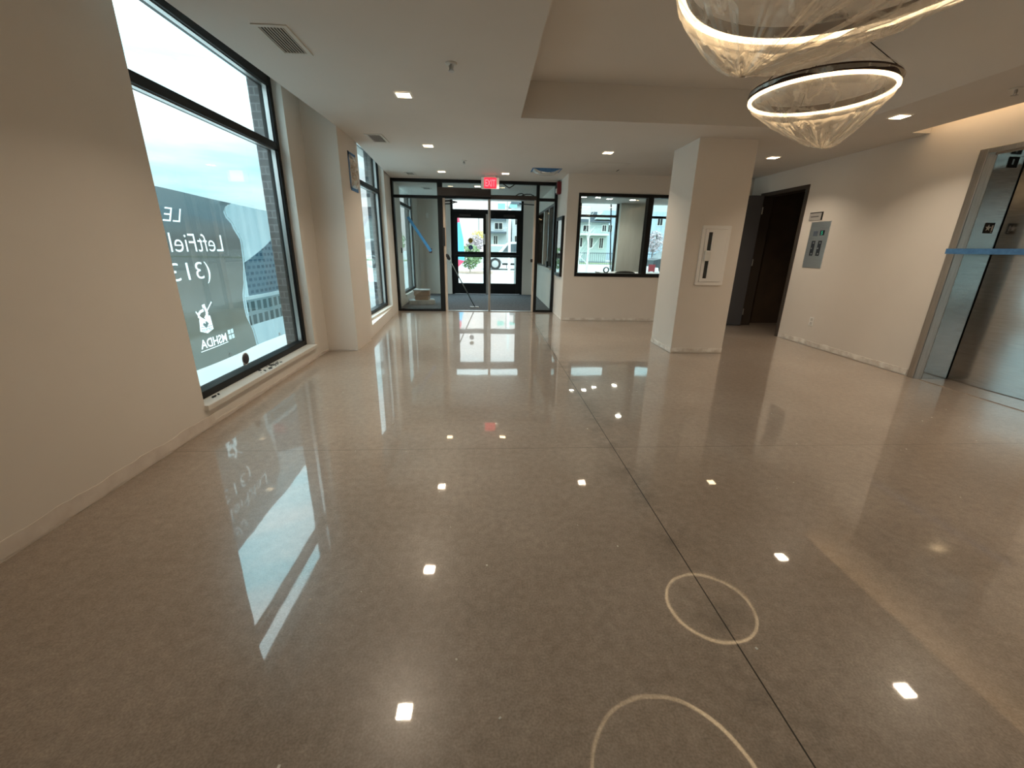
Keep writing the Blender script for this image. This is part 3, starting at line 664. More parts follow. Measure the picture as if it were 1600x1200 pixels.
# framed board
o = empty('notice_case', (1.37, 8.13, .77), 'black framed notice case on the short wall left of the office window', 'notice case')
x0, y0, y1, z0, z1 = 1.325, 7.81, 8.46, .775, 1.825; q = MB(); b = .055
q.box(x0, 1.37, y0, y0+b, z0, z1).box(x0, 1.37, y1-b, y1, z0, z1).box(x0, 1.37, y0+b, y1-b, z0, z0+b).box(x0, 1.37, y0+b, y1-b, z1-b, z1); q.build('case_frame', M['black'], o, bevel=.004)
MB().box(1.355, 1.368, y0+b, y1-b, z0+b, z1-b).build('back_board', principled('grey_felt', (.12, .13, .14), .8), o)
MB().box(1.340, 1.345, y0+b, y1-b, z0+b, z1-b).build('case_glass', M['clearglass'], o)
# extinguisher cabinet on the column
o = empty('extinguisher_cabinet', (2.742, 5.138, .865), 'white fire extinguisher cabinet with a dark vertical slit on the column', 'cabinet')
x0, x1, z0, z1 = 2.567, 2.918, .866, 1.56; yf = 5.138; q = MB(); b = .04
q.box(x0, x1, yf-.014, yf, z0, z0+b).box(x0, x1, yf-.014, yf, z1-b, z1).box(x0, x0+b, yf-.014, yf, z0+b, z1-b).box(x1-b, x1, yf-.014, yf, z0+b, z1-b); q.build('cabinet_frame', M['white'], o, bevel=.003)
dr = MB(); da, db = yf-.020, yf-.006
sx0, sx1, sz0, sz1 = 2.648, 2.696, .948, 1.484
dr.box(x0+b+.003, sx0, da, db, z0+b+.003, z1-b-.003).box(sx1, x1-b-.003, da, db, z0+b+.003, z1-b-.003).box(sx0, sx1, da, db, z0+b+.003, sz0).box(sx0, sx1, da, db, sz1, z1-b-.003)
dr.build('cabinet_door', M['white'], o)
MB().box(sx0, sx1, yf-.012, yf-.010, sz0, sz1).build('slit_window', M['darkglass'], o)
MB().box(2.628, 2.700, yf-.034, yf-.020, 1.155, 1.275).box(2.618, 2.640, yf-.030, yf-.020, 1.17, 1.19).box(2.618, 2.640, yf-.030, yf-.020, 1.255, 1.275).build('latch_pull', M['plate'], o, bevel=.004)
# call panel, sign, outlet on the right wall
o = empty('call_panel', (XR, 5.88, 1.07), 'stainless panel with two dark button strips right of the dark doorway', 'panel')
MB().box(XR-.006, XR, 5.702, 6.056, 1.07, 1.688).build('face_plate', M['plate'], o, bevel=.002)
lab = principled('dark_display', (.03, .035, .045), .3); grn = emitter('green_segment', (.05, .9, .45), .5)
MB().box(XR-.009, XR-.006, 5.90, 5.975, 1.50, 1.565).build('display_window', principled('grey_display', (.10, .12, .16), .4), o)
MB().box(XR-.009, XR-.006, 5.775, 5.855, 1.505, 1.57).build('display_window', lab, o)
words('5', grn, o, 'display_digit', ((XR-.009, 5.83, 1.515), (0, -1, 0), (0, 0, 1), (-1, 0, 0)), (0, .026, 0, .045), depth=.001)
for yy in (5.905, 5.785):
    st = MB().box(XR-.010, XR-.006, yy, yy+.062, 1.235, 1.435).build('button_strip', lab, o)
    for k in range(3): MB().lathe([(0, -.015), (.010, -.014), (.011, -.010)], (XR, yy+.031+(.01 if k % 2 else -.008), 1.262+k*.072), 14, 'x').build('button', M['plate'], o)
o = empty('room_sign', (XR, 6.0, 1.71), 'small grey rectangular sign above the stainless call panel', 'sign')
MB().box(XR-.008, XR, 5.885, 6.125, 1.708, 1.815).build('sign_back', M['blackdull'], o)
MB().box(XR-.011, XR-.008, 5.903, 6.125, 1.708, 1.803).build('sign_face', principled('grey_sign_face', (.40, .38, .36), .45), o)
MB().box(XR-.0118, XR-.011, 5.945, 6.095, 1.75, 1.765).build('printed_line', principled('dark_ink', (.12, .11, .11), .6), o)
o = empty('wall_outlet', (XR, 5.64, .28), 'white electrical outlet low on the right wall', 'outlet')
MB().box(XR-.006, XR, 5.592, 5.672, .285, .405).build('cover_plate', M['white'], o, bevel=.002)
MB().box(XR-.008, XR-.006, 5.612, 5.652, .30, .338).box(XR-.008, XR-.006, 5.612, 5.652, .352, .39).build('receptacle', principled('outlet_face', (.6, .59, .56), .4), o)
# masked box on the pillar
o = empty('masked_wall_box', (-1.62, 5.68, 1.88), 'rectangle of dark blue tape holding clear plastic on the left pillar', 'masked fixture')
x0 = -1.62; q = MB(); tw = .05
for y0, y1, z0, z1 in ((5.50, 5.555, 1.90, 2.30), (5.50, 5.80, 2.255, 2.305), (5.52, 5.805, 1.885, 1.94)): q.box(x0, x0+.004, y0, y1, z0, z1)
q.build('tape', M['tape'], o)
q = MB(); n = 14; vs = []; fs = []
for i in range(n+1):
    for j in range(n+1):
        u, v = i/n, j/n; e = min(1, 6*u*(1-u))*min(1, 6*v*(1-v))
        vs.append((x0+.004+e*(.03+.02*noise.noise(Vector((u*6, v*9, 2)))), 5.53+.27*u, 1.92+.36*v))
for i in range(n):
    for j in range(n): fs.append((i*(n+1)+j, (i+1)*(n+1)+j, (i+1)*(n+1)+j+1, i*(n+1)+j+1))
q.add(vs, fs); q.build('plastic_sheet', M['film'], o)
MB().box(x0, x0+.02, 5.60, 5.74, 2.02, 2.17).build('wall_box', M['timber'], o)
# tape stripe on the glass
q = MB(); a = Vector((-1.532, YV+.036, 1.802)); b = Vector((-1.115, YV+.036, 1.175)); d = (b-a).normalized(); n_ = Vector((-d.z, 0, d.x))*.027
q.extrude([a-n_, b-n_, b+n_, a+n_], (0, .0025, 0)); tag(q.build('tape_stripe', M['tapebright']), 'bright blue tape stripe running diagonally on the left glass pane', 'tape')
# pole leaning in the doorway
o = empty('floor_scraper', (-.287, 9.2, 0), 'long thin pole with a black grip leaning against the open entrance post', 'pole')
pa, pb = Vector((-.275, 9.2, .03)), Vector((-.775, 8.62, 1.08)); d = (pb-pa).normalized()
MB().tube([pa, pb-d*.12], .011, 10).build('pole_shaft', principled('grey_pole', (.16, .20, .20), .3, .5), o, smooth=True)
MB().tube([pb-d*.07, pb-d*.05, pb+d*.03, pb+d*.06], [.018, .032, .030, .016], 12).build('grip', M['blackdull'], o, smooth=True)
MB().box(-.38, -.19, 9.17, 9.23, .004, .03).build('scraper_head', M['silver'], o, bevel=.004)
# boxes in the vestibule
tag(MB().box(-1.80, -1.22, 9.62, 9.98, .0065, .10, .22).build('tile_box', M['cardgrey'], bevel=.004), 'flat grey box lying at the bottom of the vestibule stack', 'box', 'boxes stacked in the vestibule')
tag(MB().box(-1.64, -1.34, 9.70, 9.94, .10, .20, -.08).build('cardboard_box', M['card'], bevel=.004), 'brown cardboard box resting on the flat grey box', 'box', 'boxes stacked in the vestibule')
tag(MB().box(-1.67, -1.32, 9.68, 9.95, .20, .305, .06).build('cardboard_box', M['card'], bevel=.004), 'upper brown cardboard box of the vestibule stack', 'box', 'boxes stacked in the vestibule')
tag(MB().box(-1.68, -1.32, 9.66, 9.95, .305, .33, .02).build('folded_sheet', M['cardgrey'], bevel=.003), 'folded grey sheet lying on top of the cardboard boxes', 'sheet')
tag(MB().box(-1.865, -1.85, 9.55, 9.62, 1.12, 1.23).build('switch_plate', M['blackdull'], bevel=.003), 'small black plate on the vestibule left wall before its window', 'switch')
tag(MB().box(-1.60, -1.52, YD-.012, YD, 1.10, 1.22).build('pull_station', M['red'], bevel=.004), 'small dark red pull station on the vestibule end wall', 'alarm')
tag(MB().box(-1.64, -1.57, YD-.04, YD, 2.0, 2.12).build('wall_strobe', M['white'], bevel=.006), 'small white strobe on the vestibule end wall', 'alarm')
tag(MB().box(1.315, 1.345, 9.55, 9.72, .872, 1.0).build('intercom_box', M['black'], bevel=.004), 'small black box on the ledge below the vestibule side glazing', 'box')
# stickers on the left outer door
yl = principled('yellow_decal', (.50, .32, .03), .5); bl = principled('blue_decal', (.05, .10, .26), .5)
for zc, mt, ring, lb in ((1.445, yl, principled('decal_print', (.25, .17, .02), .5), 'round yellow sticker on the left outer door glass'), (1.265, bl, principled('decal_white', (.35, .42, .55), .5), 'round dark blue accessibility sticker below the yellow one')):
    o = empty('door_sticker', (-.46, YD+.036, zc), lb, 'sticker', 'round door stickers')
    MB().lathe([(0, 0), (.064, 0), (.064, -.001), (0, -.001)], (-.46, YD+.038, zc), 28, 'y').build('disc', mt, o)
    q = MB()
    if mt is yl: q.box(-.50, -.42, YD+.0355, YD+.0365, zc-.012, zc+.012).box(-.49, -.43, YD+.0355, YD+.0365, zc+.022, zc+.030)
    else: q.lathe([(.016, -.002), (.022, -.002)], (-.457, YD+.038, zc-.016), 18, 'y').box(-.468, -.458, YD+.0355, YD+.0365, zc-.008, zc+.03).box(-.468, -.44, YD+.0355, YD+.0365, zc-.004, zc+.004).disc((-.463, YD+.036, zc+.04), .009, 'y', 12)
    q.build('print', ring, o)

# ================================================================== banner outside the big window
bn = empty('banner', (-2.48, 4.3, .21), 'see-through vinyl banner with white lettering hung outside the big left window', 'banner')
XB = -2.48
def wave_y(z):
    pts = [(.216, 4.53), (.352, 4.52), (.60, 4.435), (.74, 4.44), (.9, 4.50), (1.074, 4.535), (1.29, 4.545), (1.42, 4.46), (1.52, 4.36), (1.57, 4.35), (1.60, 4.42), (1.64, 4.50)]
    for (z0, y0), (z1, y1) in zip(pts, pts[1:]):
        if z <= z1:
            t = (z-z0)/(z1-z0); t = t*t*(3-2*t); return y0+(y1-y0)*t
    return pts[-1][1]
def top_z(y): return 1.632+.02*math.cos((y-3.5)*2.0)
def bx(y, z): return XB+.012*math.sin(y*5+z*2)+.006*noise.noise(Vector((y*3, z*3, 0)))
from mathutils.geometry import delaunay_2d_cdt
mt = bpy.data.materials.new('banner_print'); mt.use_nodes = True; t = mt.node_tree; t.nodes.clear(); N = t.nodes.new; L = t.links.new
g = N('ShaderNodeNewGeometry'); sp = N('ShaderNodeSeparateXYZ'); L(g.outputs['Position'], sp.inputs[0])
nz = tex_noise(mt, 2.2, 5, (1, .25, 2.4)); ad = N('ShaderNodeMath'); ad.operation = 'MULTIPLY_ADD'; L(nz.outputs['Fac'], ad.inputs[0]); ad.inputs[1].default_value = .22; L(sp.outputs['Z'], ad.inputs[2])
mr = N('ShaderNodeMapRange'); mr.inputs[1].default_value = .3; mr.inputs[2].default_value = 1.78; L(ad.outputs[0], mr.inputs[0])
rp = N('ShaderNodeValToRGB'); L(mr.outputs[0], rp.inputs[0]); e = rp.color_ramp.elements
e[0].position = 0; e[0].color = (0.116, 0.122, 0.107, 1); e[1].position = 1; e[1].color = (0.100, 0.122, 0.127, 1)
for p, c_ in ((.15, (0.111, 0.115, 0.098)), (.19, (0.067, 0.066, 0.048)), (.32, (0.072, 0.071, 0.055)), (.36, (0.102, 0.104, 0.092)), (.50, (0.088, 0.087, 0.074)), (.62, (0.075, 0.075, 0.066)), (.74, (0.069, 0.066, 0.059)), (.80, (0.086, 0.092, 0.089)), (.86, (0.072, 0.099, 0.109))):
    q = e.new(p); q.color = (*c_, 1)
tl = N('ShaderNodeBsdfTranslucent'); df = N('ShaderNodeBsdfDiffuse'); L(rp.outputs[0], tl.inputs[0]); L(rp.outputs[0], df.inputs[0])
a = N('ShaderNodeMixShader'); a.inputs[0].default_value = .2; L(tl.outputs[0], a.inputs[1]); L(df.outputs[0], a.inputs[2])
tr = N('ShaderNodeBsdfTransparent'); b_ = N('ShaderNodeMixShader'); b_.inputs[0].default_value = .05; L(a.outputs[0], b_.inputs[1]); L(tr.outputs[0], b_.inputs[2])
out = N('ShaderNodeOutputMaterial'); L(b_.outputs[0], out.inputs[0])
banner_print = mt
mw = translucent('banner_white', (.93, .96, .96), see=.0)
mdk = translucent('banner_dark_ink', (.10, .13, .13), see=0)
mhalf = translucent('banner_half_white', (.55, .62, .62), see=.0)
def flat_text(text, y0, y1, z0, z1, shear=0., bold=0.):
    """outline faces of a word in banner coordinates (u = -y, z), reading toward -y"""
    cu = bpy.data.curves.new('outline', 'FONT'); cu.body = text; cu.shear = shear; cu.offset = bold; cu.resolution_u = 5
    tmp = bpy.data.objects.new('outline', cu); COL.objects.link(tmp)
    me = bpy.data.meshes.new_from_object(tmp.evaluated_get(bpy.context.evaluated_depsgraph_get()))
    bpy.data.objects.remove(tmp); bpy.data.curves.remove(cu)
    xs = [v.co.x for v in me.vertices]; ys = [v.co.y for v in me.vertices]
    vs = [(-y0+(v.co.x-min(xs))/(max(xs)-min(xs))*(y0-y1), z0+(v.co.y-min(ys))/(max(ys)-min(ys))*(z1-z0)) for v in me.vertices]
    fs = [tuple(p.vertices) for p in me.polygons]; bpy.data.meshes.remove(me); return vs, fs
def flat_poly(*polys):
    vs = []; fs = []
    for p in polys: fs.append(tuple(range(len(vs), len(vs)+len(p)))); vs += [(-y, z) for y, z in p]
    return vs, fs
yc = 3.775
def flat_strokes(*strokes):
    ps = []
    for pts, wd in strokes:
        for (a0, b0), (a1, b1) in zip(pts, pts[1:]):
            d = Vector((a1-a0, b1-b0)); d.normalize(); e = Vector((-d.y, d.x))*wd
            ps.append([(yc+a0-e.x, b0-e.y), (yc+a1-e.x, b1-e.y), (yc+a1+e.x, b1+e.y), (yc+a0+e.x, b0+e.y)])
    return flat_poly(*ps)
LAYERS = [('lettering', mw, flat_text('LeftField', 4.265, 3.42, 1.183, 1.328, bold=-.008)),
          ('lettering', mw, flat_text('(313)', 3.985, 3.39, .915, 1.10, bold=-.008)),
          ('lettering', mw, flat_text('LEASING', 3.78, 2.9, 1.41, 1.515, shear=-.35, bold=-.008)),
          ('lettering', mw, flat_text('MSHDA', 4.02, 3.66, .372, .452, bold=.02)),
          ('underline', mw, flat_poly([(4.03, .360), (3.65, .350), (3.65, .356), (4.03, .366)])),
          ('logo_squares', mhalf, flat_poly(*[[(4.055+i*.052, .378+k*.05), (4.097+i*.052, .378+k*.05), (4.097+i*.052, .418+k*.05), (4.055+i*.052, .418+k*.05)] for i in range(2) for k in range(2)])),
          ('crest_device', mdk, flat_strokes(([(.03, .585), (.0, .56), (-.035, .585)], .012), ([(.01, .60), (-.005, .545)], .010), ([(.075, .552), (-.075, .557)], .0025))),
          ('crest_lettering', mdk, flat_text('DETROIT', yc+.062, yc-.066, .515, .54, bold=.02)),
          ('crest_figure', mw, flat_strokes(([(.13, .755), (.06, .70), (.02, .66)], .006), ([(.02, .72), (.045, .66), (.0, .625)], .014), ([(.0, .70), (-.05, .69), (-.08, .66), (-.05, .63)], .012), ([(-.01, .73), (.03, .735)], .014), ([(-.08, .67), (-.10, .70)], .006), ([(.07, .64), (.02, .60), (-.06, .64)], .008))),
          ('crest_shield', mw, flat_poly([(yc+.075, .63), (yc+.085, .52), (yc, .495), (yc-.085, .525), (yc-.075, .63), (yc, .60)]))]
n = 30
for side in (0, 1):
    vs = []; fs = []; K = 22
    for i in range(n+1):
        for j in range(K+1):
            z0 = .215; u = i/n; yw = wave_y(z0+u*1.42)
            y = (2.2+(yw-2.2)*j/K) if side == 0 else (yw+(5.6-yw)*j/K)
            z = z0+u*(top_z(y)-z0); vs.append((bx(y, z), y, z))
    for i in range(n):
        for j in range(K): fs.append((i*(K+1)+j, (i+1)*(K+1)+j, (i+1)*(K+1)+j+1, i*(K+1)+j+1))
    if side == 1:
        MB().add(vs, fs).build('picture_sheet', translucent('banner_pale', (.24, .32, .34), (.31, .39, .41), 3, (1, 1.5, .5), .05), bn, smooth=True); continue
    V2 = [Vector((-y, z)) for x, y, z in vs]; E2 = {(min(a, b), max(a, b)) for f in fs for a, b in zip(f, f[1:]+f[:1])}; tris = []
    for li, (nm, mt_, (v2, f2)) in enumerate(LAYERS):
        o2 = len(V2); V2 += [Vector(p) for p in v2]
        for f in f2:
            E2 |= {(min(a, b)+o2, max(a, b)+o2) for a, b in zip(f, list(f[1:])+[f[0]])}
            for q in range(1, len(f)-1): tris.append((li, v2[f[0]], v2[f[q]], v2[f[q+1]]))
    ov, oe, of, c1, c2, oo = delaunay_2d_cdt(V2, sorted(E2), [], 0, 1e-6)
    pts = [(bx(-p.x, p.y), -p.x, p.y) for p in ov]; bins = {}
    boxes = [(min(a[0], b[0], c_[0]), max(a[0], b[0], c_[0]), min(a[1], b[1], c_[1]), max(a[1], b[1], c_[1])) for li, a, b, c_ in tris]
    def inside(px, py, a, b, c_):
        d1 = (px-b[0])*(a[1]-b[1])-(a[0]-b[0])*(py-b[1]); d2 = (px-c_[0])*(b[1]-c_[1])-(b[0]-c_[0])*(py-c_[1]); d3 = (px-a[0])*(c_[1]-a[1])-(c_[0]-a[0])*(py-a[1])
        return (d1 >= 0 and d2 >= 0 and d3 >= 0) or (d1 <= 0 and d2 <= 0 and d3 <= 0)
    for f in of:
        px = sum(ov[q].x for q in f)/len(f); py = sum(ov[q].y for q in f)/len(f); key = -1
        if -px > wave_y(py)+.004 or py > top_z(-px)+.004: continue
        for (li, a, b, c_), (x0_, x1_, y0_, y1_) in zip(tris, boxes):
            if x0_ <= px <= x1_ and y0_ <= py <= y1_ and inside(px, py, a, b, c_): key = li; break
        bins.setdefault(key, []).append(f)
    for key, fl_ in sorted(bins.items()):
        used = sorted({q for f in fl_ for q in f}); ix = {q: i for i, q in enumerate(used)}
        nm, mt_ = ('banner_sheet', banner_print) if key < 0 else LAYERS[key][:2]
        MB().add([pts[q] for q in used], [[ix[q] for q in f] for f in fl_]).build(nm, mt_, bn, smooth=True)
q = MB(); vs = []; fs = []
for i in range(61):
    z = .225+1.38*i/60; y = wave_y(z); vs += [(bx(y, z)+.016, y-.006, z), (bx(y, z)+.016, y+.006, z)]
fs = [(2*i, 2*i+2, 2*i+3, 2*i+1) for i in range(60)]; q.add(vs, fs); q.build('wavy_line', mw, bn)
# printed building on the right part
mt = bpy.data.materials.new('banner_building'); mt.use_nodes = True; t = mt.node_tree; t.nodes.clear(); N = t.nodes.new; L = t.links.new
g = N('ShaderNodeNewGeometry'); sp = N('ShaderNodeSeparateXYZ'); cb = N('ShaderNodeCombineXYZ'); L(g.outputs['Position'], sp.inputs[0]); L(sp.outputs['Y'], cb.inputs[0]); L(sp.outputs['Z'], cb.inputs[1])
bk = N('ShaderNodeTexBrick'); L(cb.outputs[0], bk.inputs['Vector']); bk.offset = .5; bk.inputs['Scale'].default_value = 1; bk.inputs['Brick Width'].default_value = .085; bk.inputs['Row Height'].default_value = .062; bk.inputs['Mortar Size'].default_value = .016
bk.inputs['Color1'].default_value = (.08, .12, .16, 1); bk.inputs['Color2'].default_value = (.13, .19, .24, 1); bk.inputs['Mortar'].default_value = (.22, .28, .32, 1)
tl = N('ShaderNodeBsdfTranslucent'); L(bk.outputs[0], tl.inputs[0]); out = N('ShaderNodeOutputMaterial'); L(tl.outputs[0], out.inputs[0])
def strip(ys, zs_lo, zs_hi, name, mt_, dx=.02):
    vs = []; fs = []
    for y, a, b_ in zip(ys, zs_lo, zs_hi): vs += [(bx(y, a)+dx, y, a), (bx(y, b_)+dx, y, b_)]
    fs = [(2*i, 2*i+2, 2*i+3, 2*i+1) for i in range(len(ys)-1)]; return MB().add(vs, fs).build(name, mt_, bn)
ys = [4.50+.05*k for k in range(23)]
ys[0] = 4.52
strip(ys, [.74 for y in ys], [1.07+.37*(y-4.52) for y in ys], 'printed_building', mt)
strip([4.45+.1*k for k in range(12)], [.70]*12, [.735]*12, 'printed_cornice', mw, .022)
mt2 = bpy.data.materials.new('banner_shopfront'); mt2.use_nodes = True; t = mt2.node_tree; t.nodes.clear(); N = t.nodes.new; L = t.links.new
g = N('ShaderNodeNewGeometry'); sp = N('ShaderNodeSeparateXYZ'); cb = N('ShaderNodeCombineXYZ'); L(g.outputs['Position'], sp.inputs[0]); L(sp.outputs['Y'], cb.inputs[0]); L(sp.outputs['Z'], cb.inputs[1])
bk = N('ShaderNodeTexBrick'); L(cb.outputs[0], bk.inputs['Vector']); bk.offset = 0; bk.inputs['Scale'].default_value = 1; bk.inputs['Brick Width'].default_value = .11; bk.inputs['Row Height'].default_value = .14; bk.inputs['Mortar Size'].default_value = .022
bk.inputs['Color1'].default_value = (.11, .14, .14, 1); bk.inputs['Color2'].default_value = (.17, .20, .20, 1); bk.inputs['Mortar'].default_value = (.38, .42, .42, 1)
tl = N('ShaderNodeBsdfTranslucent'); L(bk.outputs[0], tl.inputs[0]); out = N('ShaderNodeOutputMaterial'); L(tl.outputs[0], out.inputs[0])
strip([4.46+.1*k for k in range(12)], [.44]*12, [.70]*12, 'printed_shopfront', mt2)
for yy in (3.99, 4.99): MB().lathe([(.010, .028), (.02, .028), (.02, .024), (.010, .024)], (XB, yy, .245), 16, 'x', True).build('grommet', M['silver'], bn)
# round dark disc near the sill
o = empty('suction_disc', (-2.11, 3.63, .25), 'round dark rubber disc stuck low on the big left window glass', 'disc')
MB().lathe([(0, .016), (.03, .014), (.046, .004), (.047, 0), (0, 0)], (-2.105, 3.625, .302), 28, 'x').build('disc_body', principled('dark_grey_rubber', (.05, .045, .055), .5), o, smooth=True)
MB().lathe([(.047, .001), (.054, .001)], (-2.105, 3.625, .302), 28, 'x').build('pale_rim', M['white'], o)
MB().box(-2.104, -2.098, 3.575, 3.60, .255, .275).build('pull_tab', principled('grey_tab', (.3, .3, .31), .5), o)
# crumbs on the sill and chips on the floor
q = MB()
for k in range(26):
    y = random.gauss(3.86, .09); x = random.uniform(-2.05, -1.975); r_ = random.uniform(.003, .011); q.box(x-r_, x+r_, y-r_*1.4, y+r_*1.4, .172, .172+r_*.6, random.random()*3)
for k in range(5): y = 3.02+random.gauss(0, .03); q.box(-2.03, -2.018, y, y+.03, .172, .177, random.random())
tag(q.build('debris', M['blackdull']), 'dark crumbs scattered on the sill of the big left window', 'debris', kind='stuff')
q = MB()
for k in range(60):
    x, y = random.uniform(-1.4, 4), random.uniform(.6, 6); r_ = random.uniform(.0012, .0035); q.box(x-r_, x+r_*1.6, y-r_, y+r_, 0, r_*.7, random.random()*3)
tag(q.build('debris', principled('paint_chip', (.75, .72, .66), .7)), 'tiny pale paint chips strewn on the polished floor', 'debris', kind='stuff')

# ================================================================== office furniture
o = empty('office_desk', (3.2, 9.9, 0), 'white desk top seen just above the sill inside the office', 'desk')
MB().box(2.62, 4.2, 9.55, 10.3, .735, .765).build('desk_top', M['white'], o, bevel=.004)
for x, y in ((2.68, 9.61), (4.14, 9.61), (2.68, 10.24), (4.14, 10.24)): MB().box(x-.02, x+.02, y-.02, y+.02, 0, .735).build('desk_leg', M['silver'], o)
o = empty('desk_ring', (2.70, 9.62, .765), 'black ring standing upright on the office desk', 'ring')
MB().lathe([(.046, -.018), (.066, -.018), (.066, .018), (.046, .018)], (2.70, 9.62, .831), 32, 'y', True).build('ring_band', M['blackdull'], o, smooth=True)
MB().box(2.655, 2.745, 9.59, 9.65, .765, .772).build('ring_foot', M['blackdull'], o)
def chair(x, y, zt_, label):
    o = empty('task_chair', (x, y, 0), label, 'chair', 'black office chairs')
    vs = []; fs = []; K = 12
    for i in range(K+1):
        a = math.pi*(.15+.7*i/K); dx = -.24*math.cos(a); dy = -.10*math.sin(a)
        zt2 = zt_-.06*(1-math.sin(a))
        vs += [(x+dx, y+dy, .52), (x+dx, y+dy, zt2), (x+dx*.9, y+dy+.035, zt2), (x+dx*.9, y+dy+.035, .52)]
    for i in range(K): fs += [(4*i+a, 4*i+(a+1) % 4, 4*i+4+(a+1) % 4, 4*i+4+a) for a in range(4)]
    fs += [(0, 1, 2, 3), (4*K+3, 4*K+2, 4*K+1, 4*K)]
    MB().add(vs, fs).build('backrest', M['blackdull'], o)
    MB().box(x-.24, x+.24, y-.06, y+.40, .42, .50).build('seat', M['blackdull'], o, bevel=.03)
    MB().tube([(x, y+.17, .08), (x, y+.17, .43)], .03, 12).build('gas_column', M['black'], o)
    for k in range(5):
        a = 2*math.pi*k/5; MB().tube([(x, y+.17, .09), (x+.29*math.cos(a), y+.17+.29*math.sin(a), .055)], [.024, .016], 8).tube([(x+.29*math.cos(a)-.02, y+.17+.29*math.sin(a), .03), (x+.29*math.cos(a)+.02, y+.17+.29*math.sin(a), .03)], .03, 12).build('base_leg', M['black'], o)
chair(2.93, 9.02, .845, 'black office chair behind the sill, next to the ring on the desk')
chair(3.14, 8.55, .81, 'black office chair close to the office window mullion')

# ================================================================== outdoors
def at(x, y, Y):
    d = (x-800)/FPX*rt-(y-600)/FPX*up+fwd; t_ = Y/d.y; return Vector((0, 0, EYE))+d*t_
# feather flag
o = empty('feather_flag', (-1.45, 22, ZG), 'tall red, white and blue feather flag beyond the left outer door', 'flag')
fb, fr, fw = principled('flag_blue', (.10, .42, .75), .7), principled('flag_red', (.70, .06, .12), .7), principled('flag_white', (.85, .85, .85), .7)
MB().tube([(-1.92, 22, ZG), (-1.88, 22, 2.3), (-1.76, 22, 2.92), (-1.5, 22, 3.08)], .018, 8).build('flag_pole', M['silver'], o)
MB().extrude([(-1.85, 22, .75), (-1.15, 22, .62), (-1.18, 22, 1.6), (-1.35, 22, 2.45), (-1.82, 22, 2.35)], (0, .012, 0)).build('blue_panel', fb, o)
MB().extrude([(-1.82, 22, 2.35), (-1.35, 22, 2.45), (-1.40, 22, 2.75), (-1.52, 22, 3.04), (-1.74, 22, 2.9)], (0, .012, 0)).build('red_panel', fr, o)
MB().extrude([(-1.86, 22, .25), (-1.60, 22, .2), (-1.15, 22, .62), (-1.85, 22, .75)], (0, .012, 0)).build('tail_panel', fr, o)
words('LEASING', fw, o, 'lettering', ((-1.55, 22, 2.30), (0, 0, -1), (1, 0, 0), (0, -1, 0)), (0, 1.45, -.24, .02), depth=.006, bold=.03)
# shrub
def leaves(name, mt_, par, c_, rad, nleaf, sz, seed, flat=1.):
    rnd = random.Random(seed); mb = MB()
    for k in range(nleaf):
        v = Vector((rnd.gauss(0, 1), rnd.gauss(0, 1), rnd.gauss(0, 1))); v.normalize(); v *= rad*rnd.random()**.4
        p = Vector(c_)+Vector((v.x, v.y, v.z*flat)); a = Vector((rnd.gauss(0, 1), rnd.gauss(0, 1), rnd.gauss(0, 1))).normalized(); b = a.orthogonal().normalized(); s_ = sz*rnd.uniform(.6, 1.3)
        mb.add([p-a*s_, p+b*s_*.45, p+a*s_, p-b*s_*.45], [(0, 1, 2, 3)])
    return mb.build(name, mt_, par)
green = mottled('shrub_leaf', (.09, .17, .06), (.2, .28, .12), 2, .7)
o = empty('shrub', (-.93, 23.5, ZG), 'rounded green shrub beside the flag outside the left outer door', 'shrub')
MB().tube([(-.93, 23.5, ZG+.005), (-.93, 23.5, .5)], .04).build('stem', M['timber'], o); leaves('foliage', green, o, (-.93, 23.5, .80), .62, 650, .09, 3, 1.05)
tag(MB().box(-3.5, .3, 22.6, 25.4, ZG-.05, ZG+.004).box(.3, 6, 24.3, 25.2, ZG-.05, ZG+.004).build('mulch_bed', mottled('mulch', (.17, .10, .07), (.30, .21, .15), 4, .9)), 'reddish brown planting bed along the pavement outside the front door', 'bed')
# car
o = empty('parked_car', (2.2, 28, ZG), 'silver car parked in the street outside the right outer door', 'car')
paint = principled('silver_paint', (.55, .56, .57), .3, .3); y0, y1 = 27.2, 29.0; zg = ZG
prof = [(-.35, .45), (-.32, .85), (-.05, 1.0), (.75, 1.06), (1.25, 1.62), (1.5, 1.70), (3.4, 1.70), (4.15, 1.62), (4.45, 1.05), (4.5, .45), (4.3, .35), (3.75, .32), (3.6, .60), (3.35, .72), (3.1, .6), (2.95, .32), (.95, .32), (.8, .6), (.5, .74), (.2, .6), (.05, .34)]
MB().extrude([(x, y0, z+zg) for x, z in prof], (0, y1-y0, 0)).build('car_body', paint, o, bevel=.03)
gl_ = principled('car_glass', (.06, .08, .09), .1)
for pts in ([(.95, 1.10), (1.33, 1.56), (1.95, 1.58), (1.95, 1.10)], [(2.05, 1.10), (2.05, 1.58), (2.95, 1.58), (2.95, 1.10)], [(3.05, 1.10), (3.05, 1.58), (3.9, 1.52), (4.15, 1.10)]):
    MB().extrude([(x, y0-.012, z+zg) for x, z in pts], (0, .015, 0)).build('side_window', gl_, o)
MB().box(.95, 2.95, y0-.01, y0+.02, zg+.30, zg+.42).build('sill_trim', M['blackdull'], o)
for cx_ in (.5, 3.35):
    for yy in (y0-.02, y1-.2):
        w_ = MB().lathe([(.0, 0), (.21, 0), (.34, .0), (.36, .04), (.36, .18), (.34, .22), (0, .22)], (cx_, yy, zg+.36), 28, 'y').build('wheel', M['blackdull'], o, smooth=False)
        MB().lathe([(0, -.012), (.05, -.02), (.21, -.01), (.23, .01)], (cx_, yy, zg+.36), 20, 'y').build('wheel_rim', principled('alloy', (.5, .5, .5), .35, .8), w_)
